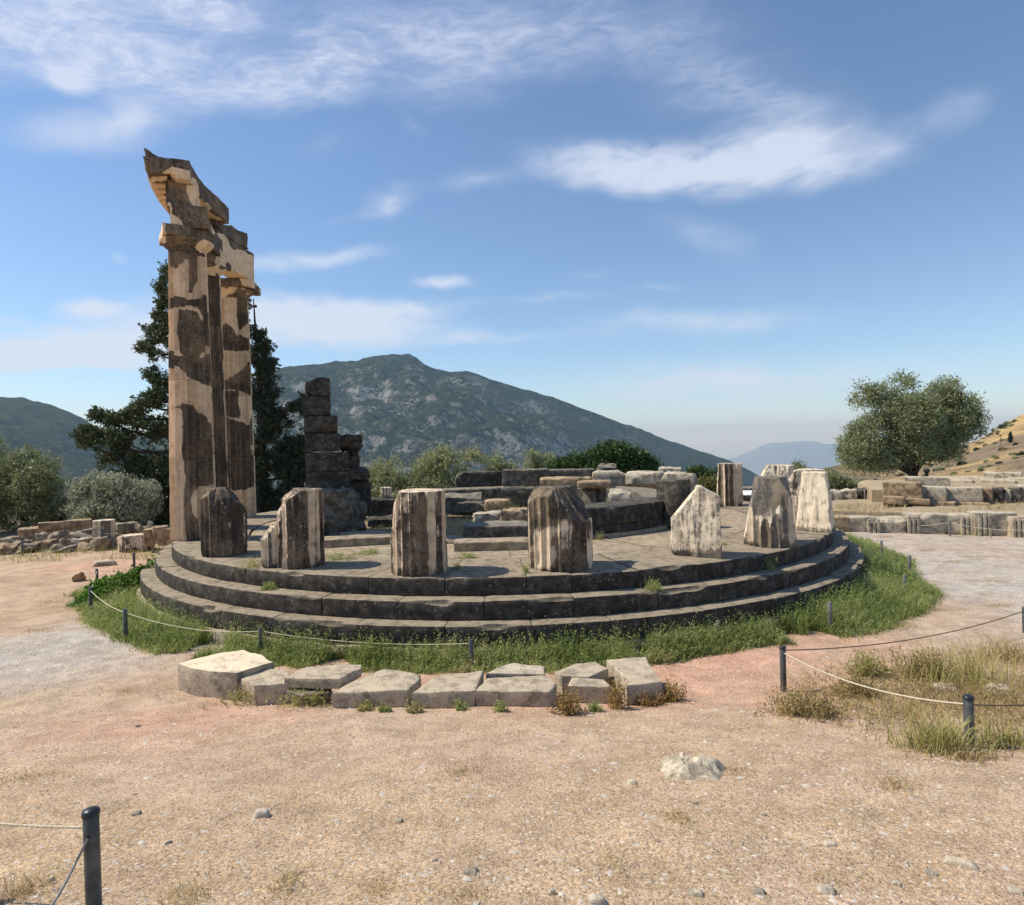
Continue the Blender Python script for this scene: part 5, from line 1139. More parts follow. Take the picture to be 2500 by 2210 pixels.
# the olive tree on the right
ol = lobe_px([(2105, 1105, 48, 48, -.6), (2125, 1060, 45, 60), (2118, 990, 36, 52, .5), (2140, 960, 30, 30), (2198, 955, 36, 45, .3), (2223, 918, 17, 24, .2), (2221, 1015, 70, 65, -.5), (2298, 965, 40, 40, .4), (2352, 1000, 42, 42, .2), (2362, 1040, 38, 35, -.3), (2290, 1050, 62, 55, .5), (2260, 1090, 55, 40, .8), (2180, 1110, 50, 40, .6), (2235, 1085, 60, 42, -.5), (2300, 1095, 40, 34, -.3), (2150, 1125, 40, 34, -.6), (2075, 1075, 26, 40), (2115, 950, 20, 24)], 31.5)
bp = at_d(2230, 1175, 31.5)
plant_tree('olive_tree', 'broad spreading olive tree standing alone behind the terrace blocks', 'tree', (bp.x, bp.y, -.9), ol, 'olive', 5, 3400, 26, .165, .165, .048, trunk=.24, nlimb=30, fork=.26, gap=-.27, dens_scale=1.0)
# dark olives on the left, beyond the rubble
def olive_left(name, label, px, d, base_x, mat, seed, ncl, group=None, **k):
    bp = at_d(base_x, 1310, d); return plant_tree(name, label, 'tree', (bp.x, bp.y, gz(bp.x, bp.y)), lobe_px(px, d), mat, seed, ncl, 24, .12, .15, .042, group=group, trunk=.16, nlimb=12, **k)
olive_left('olive_tree', 'dark olive tree with a pointed top left of the silvery one', [(60, 1140, 42, 42), (30, 1180, 60, 70), (100, 1180, 60, 60, -.5), (130, 1220, 48, 60), (70, 1240, 80, 60, -.4), (-50, 1160, 60, 80), (-20, 1240, 70, 60)], 24.5, 60, 'olive', 21, 2300, gap=-.17)
olive_left('olive_tree', 'tall dark olive tree at the far left with foliage down to the rubble', [(-130, 1150, 80, 80), (-90, 1220, 80, 70), (-200, 1200, 90, 90)], 23., -120, 'olive', 22, 1200, gap=-.25)
olive_left('olive_tree', 'silvery pale olive tree beneath the spreading conifer', [(205, 1205, 28, 35), (250, 1195, 42, 40), (300, 1190, 42, 40), (230, 1240, 55, 42), (290, 1240, 55, 42), (340, 1220, 40, 50)], 23.5, 270, 'olive_silver', 23, 1800, gap=-.14)
olive_left('olive_tree', 'dark olive thicket behind the silvery olive', [(170, 1260, 60, 40, 1.5), (400, 1250, 70, 55, 1.5), (300, 1280, 80, 30, 1.5), (60, 1275, 80, 35, 1.5)], 25, 230, 'conifer_dark', 24, 1100, gap=-.3)

# spreading conifers behind the tall columns
def conifer(label, bx, ytop, d, boughs, seed, ntuft, mat='conifer'):
    rg = np.random.default_rng(seed); p = at_d(bx, 1300, d); g = gz(p.x, p.y); base = np.array([p.x, p.y, g]); top = np.array(at_d(bx - 4, ytop, d)[:])
    t = thing('conifer_tree', label, 'tree', base, 0., 'conifers behind the tall columns')
    s = np.linspace(0, 1, 12)[:, None]; tr = base + (top - base) * s + np.sin(s * 4) * np.array([.12, .1, 0])
    parts = [tube(tr, .26, 8, .02)]; Cs = []; Us = []
    for (x, y, rx, ry, *dd) in boughs:
        q = d + (dd[0] if dd else 0); c = np.array(at_d(x, y, q)[:]); sc = q / F
        zatt = max(g + .8, c[2] - .25 * np.hypot(*(c[:2] - base[:2]))); f = np.clip((zatt - base[2]) / (top[2] - base[2]), 0, .97)
        st = base + (top - base) * f; u = np.linspace(0, 1, 6)[:, None]
        parts.append(tube(st + (c - st) * u + np.sin(np.pi * u) * np.array([0, 0, -.12]) * np.linalg.norm(c - st), .07, 5, .012))
        n = int(ntuft * (rx * ry) / 1600.) + 8
        v = unit(rg.normal(size=(n, 3))) * rg.random((n, 1)) ** .42; o_ = v * np.array([rx * sc, (rx + ry) * .45 * sc, ry * sc])
        out = unit(np.array([*(c - st)[:2], .15]) + 1e-6); C = c + o_ + out * rg.random((n, 1)) * .15
        keep = fbm(C, 1.6, 3, 40 + seed) > -.22; Cs.append(C[keep]); Us.append(np.repeat(out[None], keep.sum(), 0))
        for m_ in C[rg.choice(n, min(n, 5), replace=False)]:
            parts.append(tube(c + (m_ - c) * np.linspace(-.1, 1, 4)[:, None], .018, 4, .006))
    C = np.concatenate(Cs); Uo = np.concatenate(Us); nl = 26; N = len(C)
    ax = unit(Uo * .7 + rg.normal(size=C.shape) * .75 + np.array([0, 0, .45]))            # feathery upturned sprays
    al = rg.random((N, nl, 1)); cc = C[:, None] + ax[:, None] * (al - .35) * .32 + rg.normal(size=(N, nl, 3)) * .055 * (1.25 - al)
    D = unit(ax[:, None] * 1.1 + rg.normal(size=(N, nl, 3)) * .7); cc = cc.reshape(-1, 3); D = D.reshape(-1, 3)
    V, F_ = leaves(cc, D, .11 * rg.uniform(.6, 1.4, len(cc)), .044 * rg.uniform(.7, 1.4, len(cc)), rg)
    rnd = np.clip(np.repeat(rg.random(N), nl) * .6 + rg.random(N * nl) * .4, 0, 1)
    Vt, Ft = merge(parts); obj('trunk', npmesh('trunk', Vt - base, Ft, M['bark'], None, 60), t)
    obj('crown', npmesh('crown', V - base, F_, M[mat], {'rnd': np.repeat(rnd, 4)}), t); return t
conifer('tall ragged conifer with spreading boughs rising behind the foremost tall column', 428, 640, 25.5, [
    (412, 672, 16, 26), (398, 705, 22, 20), (425, 720, 20, 26), (402, 745, 24, 18), (388, 772, 26, 16), (420, 790, 26, 28), (372, 800, 24, 14), (392, 822, 30, 20), (360, 850, 26, 18), (395, 868, 30, 20), (425, 860, 25, 30), (380, 915, 34, 16), (410, 940, 34, 26), (390, 975, 34, 22), (360, 985, 36, 22), (330, 1000, 30, 18), (345, 1030, 40, 22), (300, 1020, 30, 18),
    (245, 1015, 20, 18), (278, 1030, 22, 16), (222, 1060, 34, 22, -.8), (262, 1070, 40, 24, -.8), (240, 1095, 40, 20, -1.), (300, 1075, 44, 28), (205, 1080, 18, 14, -1.), (280, 1125, 40, 26), (330, 1110, 50, 36), (390, 1060, 40, 44), (350, 1160, 60, 40), (410, 1140, 44, 50), (310, 1180, 46, 34), (370, 1220, 60, 36), (400, 1260, 50, 34), (330, 1250, 40, 34), (440, 1000, 34, 60), (460, 1180, 44, 60)], 3, 190)
conifer('second dark conifer crowding behind the hindmost tall column', 630, 730, 26.5, [
    (606, 745, 12, 18), (602, 790, 14, 22), (628, 825, 22, 18), (640, 850, 26, 18), (625, 880, 30, 24), (650, 895, 24, 20), (640, 930, 34, 26), (655, 960, 22, 24), (620, 970, 30, 30), (640, 1000, 32, 24), (680, 1015, 30, 22), (712, 1000, 20, 16), (735, 985, 20, 22), (745, 1015, 20, 20), (660, 1040, 46, 26), (700, 1050, 34, 26), (640, 1085, 40, 34), (690, 1100, 46, 34), (730, 1090, 30, 30), (650, 1140, 50, 36), (705, 1150, 46, 40), (640, 1200, 50, 36), (700, 1210, 50, 36), (650, 1240, 50, 26), (590, 1100, 34, 60), (600, 1200, 40, 50), (735, 1140, 22, 40), (560, 900, 26, 60)], 8, 230, 'conifer_dark')

# bushes and young trees behind the inner wall
def bush(name, label, px, d, mat, seed, ncl, trunk=.05, cat='bush', nl=22, sig=.12, ll=.13, lw=.04, group=None, zb=None, **k):
    x = np.mean([q[0] for q in px]); bp = at_d(x, 1230, d); return plant_tree(name, label, cat, (bp.x, bp.y, gz(bp.x, bp.y) if zb is None else zb), lobe_px(px, d), mat, seed, ncl, nl, sig, ll, lw, group, trunk, 8, **k)
bush('young_olive', 'loose feathery young olive between the ragged pillar and the bright olive thicket', [(955, 1115, 14, 26), (930, 1140, 26, 26), (905, 1165, 26, 24), (945, 1170, 34, 26), (975, 1150, 18, 26), (920, 1200, 50, 26), (895, 1140, 14, 14), (985, 1190, 30, 24)], 24, 'olive_bright', 41, 420, gap=-.1)
bush('olive_thicket', 'bright grey-green olive thicket behind the inner wall', [(1085, 1110, 16, 20), (1060, 1130, 30, 28), (1100, 1140, 40, 34), (1030, 1160, 30, 30), (1150, 1125, 30, 26), (1180, 1140, 30, 24), (1210, 1130, 16, 22), (1080, 1185, 70, 36), (1160, 1170, 60, 30), (1230, 1155, 30, 20), (1255, 1150, 22, 20), (1025, 1195, 36, 30)], 24, 'olive_bright', 42, 1500, gap=-.2)
bush('young_olive', 'small dry-looking olive sapling left of the dark green bush', [(1300, 1115, 18, 14), (1320, 1130, 18, 16), (1290, 1140, 20, 16), (1345, 1125, 10, 14), (1310, 1155, 34, 16)], 25, 'olive_bright', 43, 240, gap=-.1)
bush('round_bush', 'dense dark green bush behind the far inner wall', [(1400, 1140, 44, 24), (1440, 1125, 44, 26), (1480, 1110, 46, 26), (1510, 1105, 34, 22), (1500, 1095, 10, 12), (1550, 1125, 36, 26), (1580, 1140, 28, 22), (1470, 1145, 90, 24), (1360, 1140, 14, 14)], 24.5, 'bush', 44, 1300, gap=-.4, ll=.12, lw=.07)
bush('shrub', 'yellow-green shrub behind the boulders left of the slim upright stub', [(1735, 1185, 30, 18), (1755, 1195, 24, 22), (1720, 1200, 24, 18)], 23, 'yellow_bush', 45, 260, cat='shrub')
bush('shrub', 'green leafy shrub above the yellow-green one', [(1700, 1155, 18, 14), (1720, 1165, 24, 18), (1745, 1168, 22, 14), (1690, 1175, 20, 14)], 25, 'bush', 46, 220, cat='shrub')
bush('young_olive', 'slender olive sapling rising behind the stubs in front of the hazy hills', [(1948, 1125, 12, 14), (1960, 1135, 14, 12), (1925, 1135, 10, 8), (1945, 1150, 24, 12)], 30, 'olive', 47, 150, gap=-.1)
bush('young_olive', 'low olive shoots behind the sunlit split slab', [(2030, 1170, 22, 20), (2055, 1185, 24, 16), (2020, 1190, 20, 18), (2080, 1190, 20, 12)], 27, 'olive', 48, 260, gap=-.15)
bush('shrub', 'low weedy shrub along the rim right of the ragged pillar', [(880, 1230, 30, 20), (960, 1225, 30, 14), (1010, 1215, 26, 14)], 20.5, 'olive_bright', 49, 200, trunk=.03, cat='shrub')

# hillside: scrub, cypress and a lamp pole
rgH = np.random.default_rng(77)
hv = np.empty(len(hill.data.vertices) * 3, np.float32); hill.data.vertices.foreach_get('co', hv); hv = hv.reshape(-1, 3)
front = hv[:110 * 200].reshape(110, 200, 3)
def hill_bush(kind, i, pt, r, label):
    rg = np.random.default_rng(900 + i); lob = [((0, 0, r * .5), (r, r, r * .62)), ((r * .5, 0, r * .4), (r * .6, r * .6, r * .4))]
    V, F_, rnd, _ = crown(lob, 60, 14, r * .22, r * .34, r * .2, rg, gap=-1.)
    o = obj('hill_shrub', npmesh('hill_shrub', V, F_, M[kind], {'rnd': rnd}), None, pt); tag(o, label, 'shrub', 'shrubs dotted over the dry hillside'); return o
HB = [(2290, 1123), (2345, 1118), (2398, 1085), (2447, 1098), (2428, 1118), (2474, 1110), (2494, 1112), (2356, 1122), (2416, 1138), (2349, 1135), (2297, 1150), (2397, 1158), (2365, 1152), (2188, 1178), (2110, 1180), (2150, 1187), (2068, 1185), (2428, 1036), (2450, 1046), (2470, 1042), (2320, 1140), (2440, 1155), (2480, 1140), (2410, 1126), (2260, 1160), (2130, 1192), (2090, 1195), (2385, 1100), (2496, 1150), (2330, 1158)]
for i, (x, y) in enumerate(HB):
    jx = int(np.clip((x - 1960) / (3000 - 1960) * 199, 0, 199)); c = front[:, jx]; r_ = np.array([ray(x, y)[:]]); pr = (c[:, 2] - CZ) / c[:, 1]
    a_ = int(np.argmin(np.abs(pr - r_[0, 2])[20:]) + 20); pt = c[a_]; s = pt[1] / F
    hill_bush('olive' if i % 3 else 'conifer_dark', i, (r_[0, 0] * pt[1], pt[1], pt[2] - .2), s * rgH.uniform(5, 11), 'small dark shrub dotted on the dry golden hillside')
for i in range(70):
    a_ = int(rgH.integers(12, 106)); jx = int(rgH.integers(4, 112)); pt = front[a_, jx]; s = pt[1] / F
    hill_bush(('olive', 'conifer_dark', 'dry_brown')[i % 3], 100 + i, (pt[0], pt[1], pt[2] - .1), s * rgH.uniform(3, 6.5), 'low grey-brown tuft of scrub dotted on the dry golden hillside')['group'] = 'scrub tufts over the dry hillside'
def on_hill(x, y):
    jx = int(np.clip((x - 1960) / (3000 - 1960) * 199, 0, 199)); c = front[:, jx]; pr = (c[:, 2] - CZ) / c[:, 1]; a_ = int(np.argmin(np.abs(pr - ray(x, y).z)[20:]) + 20); return Vector((ray(x, y).x * c[a_, 1], c[a_, 1], c[a_, 2]))
p = on_hill(2467, 1081); s = p.y / F
plant_tree('cypress', 'slim dark cypress standing on the golden hillside', 'tree', (p.x, p.y, p.z - .1), [((p.x, p.y, p.z + 9 * s), (3.8 * s, 3.8 * s, 10 * s)), ((p.x, p.y, p.z + 18 * s), (2.2 * s, 2.2 * s, 8 * s))], 'conifer_dark', 51, 200, 16, .9 * s, 3. * s, 1.2 * s, trunk=.5 * s, nlimb=4, gap=-1.)
p = on_hill(2443, 1089); s = p.y / F; lp = thing('lamp_pole', 'thin rusty pole with a flood lamp bar on the golden hillside', 'lamp pole', p)
V, F_ = tube(np.array([(0, 0, -.3), (0, 0, 26 * s)]), .55 * s, 6); obj('pole', npmesh('pole', V, F_, M['wood']), lp)
obj('lamp_head', block_mesh('lamp_head', M['wood'], 6.5 * s, 2.5 * s, 2.2 * s, n=4, bev=.3 * s, rough=0., chips=0), lp, (0, 0, 25 * s))

# ------------------------------------------------------------------ person sitting under the olive
def person():
    p = at_d(2260, 1165, 28.5); zt = CZ + ray(2259, 1146).z * 28.5; zs = zt - .90                      # seat height from the top of the head
    t = thing('person', 'person in black clothing sitting under the olive tree, seen from behind the blocks', 'person', (p.x, p.y, zs), .5)
    J = {'pel': (0, 0, .10, .145), 'wai': (0, -.01, .24, .125), 'che': (0, -.03, .42, .155), 'nek': (0, -.04, .60, .06), 'hd0': (0, -.05, .68, .075), 'hd1': (0, -.05, .80, .085),
         'lsh': (.19, -.03, .52, .07), 'lel': (.26, -.10, .25, .05), 'lwr': (.14, -.34, .20, .036), 'rsh': (-.19, -.03, .52, .07), 'rel': (-.26, -.10, .25, .05), 'rwr': (-.14, -.34, .20, .036),
         'lhi': (.10, -.04, .08, .11), 'lkn': (.13, -.46, .10, .075), 'lan': (.13, -.46, -.34, .045), 'lto': (.14, -.62, -.38, .04), 'rhi': (-.10, -.04, .08, .11), 'rkn': (-.13, -.46, .10, .075), 'ran': (-.13, -.46, -.34, .045), 'rto': (-.14, -.62, -.38, .04)}
    E_ = [('pel', 'wai'), ('wai', 'che'), ('che', 'nek'), ('nek', 'hd0'), ('hd0', 'hd1'), ('che', 'lsh'), ('lsh', 'lel'), ('lel', 'lwr'), ('che', 'rsh'), ('rsh', 'rel'), ('rel', 'rwr'), ('pel', 'lhi'), ('lhi', 'lkn'), ('lkn', 'lan'), ('lan', 'lto'), ('pel', 'rhi'), ('rhi', 'rkn'), ('rkn', 'ran'), ('ran', 'rto')]
    ks = list(J); me = bpy.data.meshes.new('body'); vs = [J[k][:3] for k in ks]; ed = [(ks.index(a_), ks.index(b_)) for a_, b_ in E_]; rr = [J[k][3] for k in ks]
    for sx in (1, -1):                                                                               # hands: five short finger chains each
        w0 = ks.index('lwr' if sx > 0 else 'rwr'); b_ = Vector(vs[w0]); palm = len(vs); vs.append((b_.x - sx * .03, b_.y - .07, b_.z - .01)); rr.append(.03); ed.append((w0, palm))
        for f in range(5):
            o1 = Vector(vs[palm]) + Vector((sx * (.03 - f * .016), -.035 if f else .0, -.005)); o2 = o1 + Vector((sx * .005 * (2 - f), -.035 - (.008 if f in (2, 3) else 0), -.012)); i1 = len(vs); vs += [o1[:], o2[:]]; rr += [.010, .008]; ed += [(palm, i1), (i1, i1 + 1)]
    me.from_pydata(vs, ed, []); o = obj('body', me, t); me.materials.append(M['cloth'])
    md = o.modifiers.new('skin', 'SKIN')
    for i, v_ in enumerate(me.skin_vertices[0].data): v_.radius = (rr[i], rr[i]); v_.use_root = (i == 0)
    o.modifiers.new('sub', 'SUBSURF').levels = 1; o.modifiers['sub'].render_levels = 1
    V, F_ = block_geo(.19, .22, .20, n=9, bev=.095, rough=.012, chips=0, seed=3); V[:, 2] += .735; V[:, 1] -= .045
    obj('hair', npmesh('hair', V, F_, M['hair'], None, 180), t)
person()
_p = at_d(2260, 1165, 28.5)
tag(obj('seat_block', block_mesh('seat_block', M['grey'], .9, .5, .46, n=6, bev=.04, rough=.02, chips=2, seed=5), None, (_p.x, _p.y + .05, -1.13), .5), 'low grey block under the olive tree that the seated person uses as a seat', 'stone block')

# ------------------------------------------------------------------ grass, weeds, litter
def blades(P, h, lean, w, rg, curl=.5):
    """P base points, h heights, lean amount; a blade is a bent tapering strip"""
    n = len(P); a = rg.random(n) * 2 * np.pi; dv = np.stack([np.cos(a), np.sin(a), 0 * a], -1); sv = np.stack([-np.sin(a + rg.normal(size=n) * .6), np.cos(a), 0 * a], -1)
    h_ = h[:, None]; l_ = (lean * h)[:, None]; w_ = w[:, None]; up = np.array([0, 0, 1.])
    m = P + up * h_ * .55 + dv * l_ * .35; t = P + up * h_ * (1 - .25 * np.minimum(lean, 1.2))[:, None] + dv * l_
    V = np.stack([P - sv * w_, P + sv * w_, m + sv * w_ * .75, m - sv * w_ * .75, t], 1).reshape(-1, 3)
    b = np.arange(n) * 5
    return V, [np.stack([b, b + 1, b + 2, b + 3], -1), np.stack([b + 3, b + 2, b + 4], -1)]
def stalks(P, h, rg, nleaf=9, ll=.03, lw=.012, spread=.25):
    """weedy stems with small leaves along them"""
    n = len(P); a = rg.random(n) * 6.28; tip = P + np.stack([np.cos(a) * spread * h, np.sin(a) * spread * h, h], -1)
    s = rg.random((n, nleaf, 1)) ** .8; C = P[:, None] + (tip - P)[:, None] * s + rg.normal(size=(n, nleaf, 3)) * .012
    C = C.reshape(-1, 3); D = unit(rg.normal(size=C.shape) + np.array([0, 0, .5])); V1, F1 = leaves(C, D, ll * rg.uniform(.6, 1.4, len(C)), lw * rg.uniform(.7, 1.4, len(C)), rg)
    V2, F2 = blades(P, h, np.full(n, spread), np.full(n, .0025), rg)
    return merge([(V1, F1), (V2, F2)])
def stuff(name, parts, mat, label=None, seed=1):
    V, F_ = merge(parts); rg = np.random.default_rng(seed)
    # one random value per blade: spread by position so that clumps differ
    rnd = np.clip(.5 + .45 * fbm(V, 1.7, 3, seed) + .25 * fbm(V, 14., 2, seed + 3), 0, 1)
    o = obj(name, npmesh(name, V, F_, M[mat], {'rnd': rnd})); tag(o, label, None, None, 'stuff'); return o
rg = np.random.default_rng(101)
OUT = [(196, 1440), (200, 1505), (290, 1568), (420, 1604), (640, 1622), (900, 1640), (1150, 1640), (1320, 1642), (1500, 1640), (1640, 1622), (1800, 1590), (2000, 1566), (2110, 1548), (2240, 1500), (2280, 1450), (2230, 1400), (2160, 1345), (2090, 1312)]
oth, orr = [], []
for x, y in OUT:
    p = on_ground(x, y) - TC; oth.append(math.atan2(p.x, -p.y)); orr.append(math.hypot(p.x, p.y))
def ring_pts(n, t0, t1, k0=0., k1=1., pw=1.):
    t = rg.uniform(t0, t1, n); ro = np.interp(t, oth, orr); ro = ro - .06 + .12 * fbm(np.stack([t * 9, t * 0, t * 0], -1), 1., 3, 3) + rg.exponential(.03, n); r = R3 + .03 + (ro - R3 - .03) * (k0 + (k1 - k0) * rg.random(n) ** pw)
    x = TC.x + np.sin(t) * r; y = TC.y - np.cos(t) * r
    ok = fbm(np.stack([x, y, 0 * x], -1), 1.3, 3, 51) > -.55
    x, y, t, r = x[ok], y[ok], t[ok], r[ok]; return np.stack([x, y, gh(x, y) - .01], -1), t, (r - R3) / (np.interp(t, oth, orr) - R3)
T0, T1 = oth[0], oth[-1]
P_, t_, k_ = ring_pts(52000, T0, T1, pw=.9); hh = rg.uniform(.10, .34, len(P_)) * np.clip(1.2 - .9 * k_, .25, 1.) * (1 + .5 * fbm(P_, 1.1, 2, 7)) * (1 + .35 * (t_ > .6))
Q_, t2_, k2_ = ring_pts(8000, T0, T1, pw=1.2); hq = rg.uniform(.14, .40, len(Q_)) * np.clip(1.3 - k2_, .3, 1.) * (1 + .35 * (t2_ > .6))
stuff('grass', [blades(P_, np.maximum(hh, .03), rg.uniform(.2, .9, len(P_)), rg.uniform(.003, .0075, len(P_)), rg), stalks(Q_, hq, rg, 12, .032, .013)], 'grass', 'strip of green grass and weeds along the foot of the steps', 3)
P_, t_, k_ = ring_pts(9000, T0, T1, .6, 1.12, 1.); stuff('dry_grass', [blades(P_, rg.uniform(.02, .10, len(P_)), rg.uniform(.4, 1.4, len(P_)), rg.uniform(.002, .004, len(P_)), rg)], 'dry_green', 'yellowing grass fringe along the outer edge of the green strip', 5)
P_, t_, k_ = ring_pts(900, T0, T1, .0, .5, 1.); stuff('tall_weeds', [stalks(P_, rg.uniform(.3, .52, len(P_)), rg, 16, .028, .009, .35)], 'grass', 'thin tall weeds leaning against the lowest step', 6)

def clump(name, label, x, y, wid, hgt, n, mat, seed, leafy=True, cat='weed', group=None, dep=None, spread=.4, z=None, ll=.03, lw=.012, nleaf=12):
    """one weed: stems fanning from the ground; size in photo pixels"""
    g = np.random.default_rng(seed); p = on_ground(x, y) if z is None else at_z(x, y, z); s = p.y / F; w, h = wid * s, hgt * s
    q = g.normal(size=(n, 2)) * np.array([w * .26, (dep or w * .6) * .3]); X = q[:, 0] + p.x; Y = q[:, 1] + p.y
    P0 = np.stack([X, Y, (gh(X, Y) if z is None else 0 * X + z) - .01], -1)
    hh = h * g.uniform(.45, 1.1, n) * np.exp(-(q[:, 0] / (w * .5)) ** 2 * .6)
    V, F_ = stalks(P0, hh, g, nleaf, ll, lw, spread) if leafy else blades(P0, hh, g.uniform(.2, 1., n), g.uniform(.002, .0045, n), g)
    rnd = np.clip(.5 + .3 * fbm(V, 9., 2, seed) + .35 * fbm(V, 40., 1, seed), 0, 1)
    o = obj(name, npmesh(name, V - np.array(p[:]), F_, M[mat], {'rnd': rnd}), None, p); tag(o, label, cat, group); return o
p = on_ground(275, 1470); s = p.y / F
plant_tree('leafy_bush', 'lush bright green bush against the left flank of the steps', 'bush', tuple(p), [((at_d(x, y, p.y)[0], at_d(x, y, p.y)[1] + dy, at_d(x, y, p.y)[2]), (rx * s, .3, ry * s)) for x, y, rx, ry, dy in ((310, 1430, 36, 34, .5), (275, 1440, 36, 32, .2), (250, 1455, 34, 30, 0), (300, 1465, 40, 26, 0), (325, 1400, 22, 18, .7), (225, 1470, 24, 20, -.1))], 'lush', 61, 700, 16, .05, .07, .05, trunk=0, gap=-.5)
gw = 'weeds growing at the front slabs'
clump('weed', 'straggly yellow-green weed in front of the small tan slab', 630, 1712, 150, 60, 90, 'dry_green', 1, group=gw)
clump('weed', 'yellow-green weed at the foot of the loose thin slab', 745, 1722, 120, 48, 70, 'dry_green', 2, group=gw)
clump('weed', 'rust-coloured weed in the joint before the small dark-fronted block', 1388, 1744, 62, 74, 60, 'orange_weed', 3, group=gw, spread=.25)
clump('weed', 'rusty tall weed in the gap beside the crosswise end slab', 1510, 1732, 44, 90, 44, 'orange_weed', 4, group=gw, spread=.25)
clump('weed', 'low orange weed in front of the crosswise end slab', 1590, 1722, 80, 36, 50, 'orange_weed', 5, group=gw)
clump('weed', 'orange-brown weed clump at the outer corner of the crosswise end slab', 1645, 1712, 60, 56, 64, 'orange_weed', 6, group=gw)
for i, (x, y, w, h, m_) in enumerate(((1128, 1734, 26, 30, 'grass'), (1222, 1738, 30, 34, 'grass'), (1010, 1740, 34, 26, 'dry_green'), (890, 1735, 40, 24, 'dry_green'), (940, 1738, 24, 20, 'grass'), (1450, 1738, 40, 22, 'grass'), (505, 1690, 30, 20, 'dry_green'))):
    clump('small_weed', 'small weed sprouting at the foot of the slab row', x, y, w, h, 26, m_, 20 + i, group='small weeds at the foot of the slab row')
for i, (x, y, w, h, m_, z, lb) in enumerate(((618, 1384, 70, 26, 'dry_green', 0., 'grass tuft on the platform rim beside the small fragment'), (830, 1366, 70, 20, 'grass', 0., 'grass tuft in a paving joint right of the rounded stub'), (900, 1352, 80, 14, 'grass', 0., 'thin line of grass in the paving behind the rounded stub'), (1143, 1362, 44, 16, 'grass', 0., 'grass tuft on the paving beside the flat-topped stub'), (1115, 1390, 26, 14, 'grass', 0., 'small grass tuft at the rim beside the flat-topped stub'), (657, 1440, 34, 22, 'grass', -.243, 'grass tuft on the middle step below the rounded stub'), (1285, 1400, 12, 30, 'grass', 0., 'thin weed in the paving joint left of the stout stub'), (1593, 1440, 46, 30, 'grass', -.243, 'leafy weed on the middle step below the stout stub'), (1882, 1394, 30, 36, 'grass', -.243, 'leafy weed on the middle step below the lichen-dark stub'), (1130, 1304, 30, 40, 'dry_green', 0., 'brownish weed on the inner floor by the long low block'), (1465, 1318, 16, 26, 'dry_green', .0, 'thin dry weed at the foot of the low curved wall'), (1770, 1330, 30, 8, 'grass', 0., 'flat grass tuft on the paving before the lichen-dark stub'), (1250, 1262, 60, 44, 'grass', 0., 'weeds growing over the tan blocks inside the ring'), (1430, 1222, 40, 24, 'dry_green', .05, 'pale weeds before the far inner wall'))):
    clump('grass_tuft', lb, x, y, w, h, 60 if w > 30 else 22, m_, 40 + i, cat='grass tuft', z=z, ll=.022, lw=.008)
# roped patch of dry weeds on the right
n = 11000; X = rg.normal(size=n) * 1.15 + 4.2; Y = rg.normal(size=n) * .75 + 6.0; P_ = np.stack([X, Y, gh(X, Y) - .005], -1)
A_, B_, C_ = on_ground(1880, 1700), on_ground(2300, 1850), on_ground(2600, 1860)
def inpatch(X, Y, pts):
    return poly_sdf(X, Y, [tuple(on_ground(x, y)[:2]) for x, y in pts]) > rg.random(len(X)) * .25 - .12
pp = [(1870, 1720), (1960, 1640), (2130, 1590), (2350, 1560), (2640, 1560), (2700, 1900), (2480, 1835), (2300, 1850), (2180, 1840), (2060, 1780), (1950, 1760)]
ok = inpatch(X, Y, pp); P_ = P_[ok]; h0 = rg.uniform(.02, .085, len(P_)) * (1.1 + .6 * fbm(P_, 1.6, 2, 4))
stuff('dry_weeds', [blades(P_, np.maximum(h0, .02), rg.uniform(.3, 1.2, len(P_)), rg.uniform(.002, .004, len(P_)), rg), stalks(P_[::9], h0[::9] * 1.3 + .03, rg, 9, .022, .009, .5)], 'dry_brown', 'low brown weeds covering the roped patch of ground', 8)
gd = 'dry shrubs in the roped patch'
clump('dry_shrub', 'low olive-brown shrub at the foot of the capped corner post', 1965, 1745, 170, 66, 200, 'dry_brown', 61, group=gd)
clump('dry_shrub', 'tall yellowish grass tussock along the sagging rusty cable', 2340, 1665, 330, 120, 520, 'dry_green', 62, leafy=False, group=gd, cat='tussock')
clump('dry_shrub', 'rusty brown shrub left of the tall yellowish tussock', 2265, 1655, 120, 72, 170, 'dry_brown', 63, group=gd)
clump('dry_shrub', 'green-yellow grass clump left of the capped post in the weeds', 2290, 1830, 200, 105, 480, 'dry_green', 64, leafy=False, group=gd, cat='tussock')
clump('dry_shrub', 'dry grass clump right of the capped post in the weeds', 2450, 1820, 150, 80, 240, 'dry_green', 65, leafy=False, group=gd, cat='tussock')
clump('dry_shrub', 'straw-coloured tuft at the base of the capped post in the weeds', 2350, 1850, 150, 40, 320, 'dry', 66, leafy=False, group=gd, cat='tussock')
clump('dry_shrub', 'small light green shrub near the sagging rusty cable', 2115, 1648, 90, 60, 120, 'dry_green', 67, group=gd)
clump('dry_shrub', 'small grey-green shrub between the two capped posts', 2090, 1700, 110, 50, 160, 'dry_brown', 68, group=gd)
clump('dry_shrub', 'pale golden grass at the far corner of the roped patch', 2450, 1610, 170, 80, 380, 'dry', 69, leafy=False, group=gd, cat='tussock')
